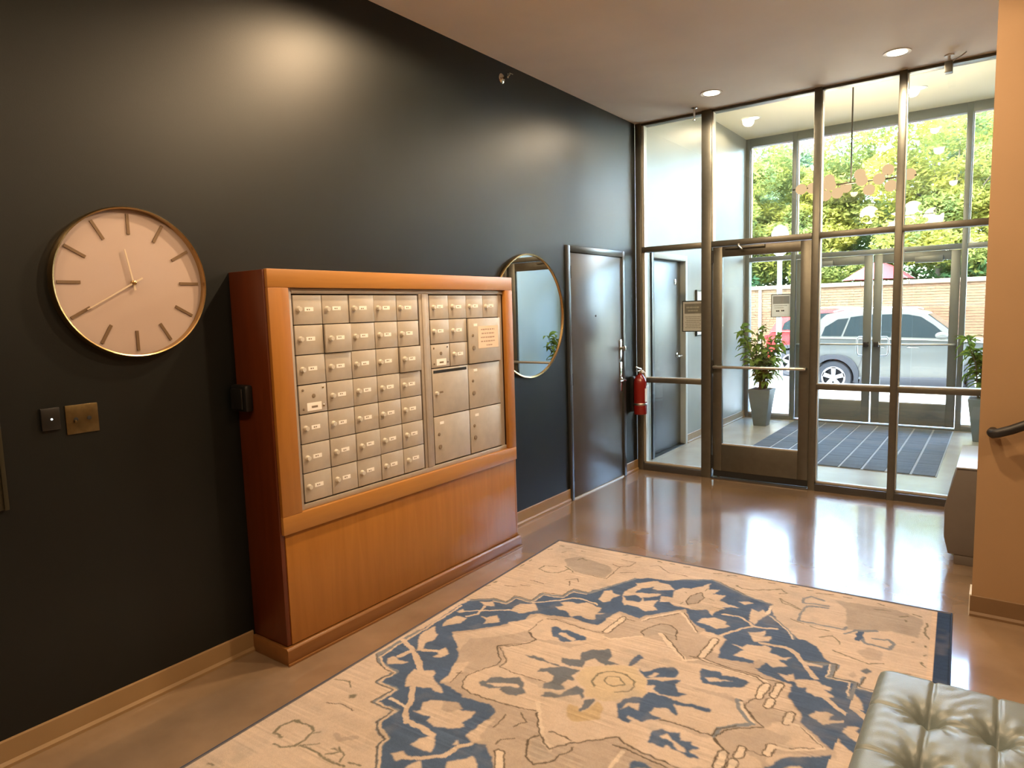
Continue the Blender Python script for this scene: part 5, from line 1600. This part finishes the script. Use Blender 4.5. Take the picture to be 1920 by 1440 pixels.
# ------------------------------------------------------------------ trees
def foliage(name, mat, blobs, n, size, seed, parent, flat=0.6):
    rs = np.random.RandomState(seed)
    wts = np.array([b[3] * b[4] for b in blobs], float); wts /= wts.sum()
    idx = rs.choice(len(blobs), n, p=wts)
    B = np.array(blobs, float)[idx]
    d = rs.normal(size=(n, 3)); d /= np.linalg.norm(d, axis=1)[:, None]
    rad = rs.uniform(0.35, 1.0, n) ** 0.5
    c = B[:, :3] + d * rad[:, None] * np.stack([B[:, 3], B[:, 3], B[:, 4]], 1)
    ax = rs.normal(size=(n, 3)); ax[:, 2] *= flat; ax /= np.linalg.norm(ax, axis=1)[:, None]
    t = rs.normal(size=(n, 3)); t -= ax * (t * ax).sum(1)[:, None]; t /= np.linalg.norm(t, axis=1)[:, None]
    s = size * rs.uniform(0.6, 1.3, n)[:, None]
    P = np.stack([c - ax * s, c + t * s * 0.33, c + ax * s, c - t * s * 0.33], 1).reshape(-1, 3)
    off = np.array(parent.location)
    P = (P - off).astype(np.float32)
    me = bpy.data.meshes.new(name)
    me.vertices.add(len(P)); me.vertices.foreach_set('co', P.ravel())
    q = np.arange(4 * n, dtype=np.int32)
    me.loops.add(4 * n); me.loops.foreach_set('vertex_index', q)
    me.polygons.add(n); me.polygons.foreach_set('loop_start', np.arange(0, 4 * n, 4, dtype=np.int32)); me.polygons.foreach_set('loop_total', np.full(n, 4, dtype=np.int32))
    me.update(); me.validate()
    me.materials.append(MATS[mat])
    o = bpy.data.objects.new(name, me); COL.objects.link(o); o.parent = parent
    tag(o, kind='stuff')
    return o
def tree(x, y, h, r, label, seed, mat, trunk_r=0.16, lean=0.0, low=0.35, n=9000, leaf=0.16):
    rg = random.Random(seed)
    t = thing('street_tree', label, 'tree', (x, y, 0.4), 'trees behind the brick wall')
    top = Vector((x + lean, y, h * 0.8))
    b0 = Vector((x, y, 0.35))
    fork = b0.lerp(top, 0.35)
    MB().tube([b0, b0.lerp(fork, 0.5) + Vector((rg.uniform(-.1, .1), 0, 0)), fork, fork.lerp(top, 0.5), top], [trunk_r, trunk_r * 0.85, trunk_r * 0.7, trunk_r * 0.45, trunk_r * 0.15], 10).build('trunk', 'bark', t, smooth=60)
    blobs = []
    for k in range(11):
        a = 2 * math.pi * k / 11 + rg.uniform(-0.3, 0.3)
        hh = rg.uniform(low, 0.97) * h
        rr = r * rg.uniform(0.45, 0.95) * (1.0 if hh < 0.75 * h else 0.7)
        tip = Vector((x + lean * 0.5 + math.cos(a) * rr, y + math.sin(a) * rr * 0.8, hh))
        s0 = fork.lerp(top, rg.uniform(0.0, 0.7))
        mid = s0.lerp(tip, 0.5) + Vector((rg.uniform(-.25, .25), rg.uniform(-.2, .2), rg.uniform(0.0, 0.4)))
        MB().tube([s0, s0.lerp(mid, 0.5) + Vector((0, 0, 0.08)), mid, tip], [trunk_r * 0.36, trunk_r * 0.28, trunk_r * 0.2, trunk_r * 0.07], 7).build('branch', 'bark', t, smooth=60)
        blobs.append((tip.x, tip.y, tip.z, r * rg.uniform(0.34, 0.52), r * rg.uniform(0.20, 0.34)))
        blobs.append((mid.x, mid.y, mid.z + 0.2, r * rg.uniform(0.25, 0.4), r * rg.uniform(0.18, 0.28)))
    foliage('foliage', mat, blobs, n, leaf, seed, t)
    return t
tree(-6.2, 26.6, 7.5, 3.0, 'bright yellow-green tree nearest the lamp post', 11, 'tree_leaf', n=30000, leaf=0.10)
tree(-2.9, 26.6, 7.4, 2.5, 'yellow-green tree with dark forked branches behind the chandelier', 12, 'tree_leaf', 0.15, 0.5, n=28000, leaf=0.10)
tree(1.3, 25.9, 7.5, 2.7, 'light green tree behind the red umbrella', 13, 'tree_leaf', 0.17, -0.4, n=28000, leaf=0.10)
tree(4.9, 26.8, 7.8, 3.0, 'light green tree past the umbrella near the tan wall edge', 14, 'tree_leaf_blue', n=28000, leaf=0.10)
tree(-10.4, 29.0, 8.2, 3.4, 'bluish green tree at the far end of the brick wall', 15, 'tree_leaf_blue', n=28000, leaf=0.10)
tree(-4.4, 31.6, 9.0, 3.9, 'tall bluish green tree filling the gap behind the yellow-green ones', 16, 'tree_leaf_blue', 0.2, 0, 0.22, 42000, 0.13)
tree(2.6, 32.0, 9.2, 4.0, 'tall bluish green tree behind the umbrella trees', 17, 'tree_leaf_blue', 0.2, 0, 0.22, 42000, 0.13)
for i, (x, y, label) in enumerate(((-6.5, 24.6, 'dark shrub behind the brick wall by the lamp post'), (-3.0, 27.6, 'dark shrub behind the brick wall under the forked tree'), (3.4, 25.4, 'dark shrub behind the brick wall past the umbrella'), (0.6, 29.5, 'dark shrub behind the red umbrella'))):
    s = thing('shrub', label, 'shrub', (x, y, 0.4), 'shrubs behind the brick wall')
    foliage('foliage', 'shrub_leaf', [(x + dx, y + dy, 1.9 + dz, 1.2, 1.0) for dx, dy, dz in ((-1.4, 0, 0), (-0.5, 0.3, 0.5), (0.4, 0, 0.3), (1.3, 0.2, 0.0), (0, 0, -0.6), (-1, 0, -0.8), (1, 0, -0.8))], 6000, 0.14, 40 + i, s)
    MB().tube([(x, y, 0.38), (x + 0.1, y, 1.2), (x - 0.05, y, 2.0)], [0.06, 0.045, 0.02], 8).build('stem', 'bark', s, smooth=60)
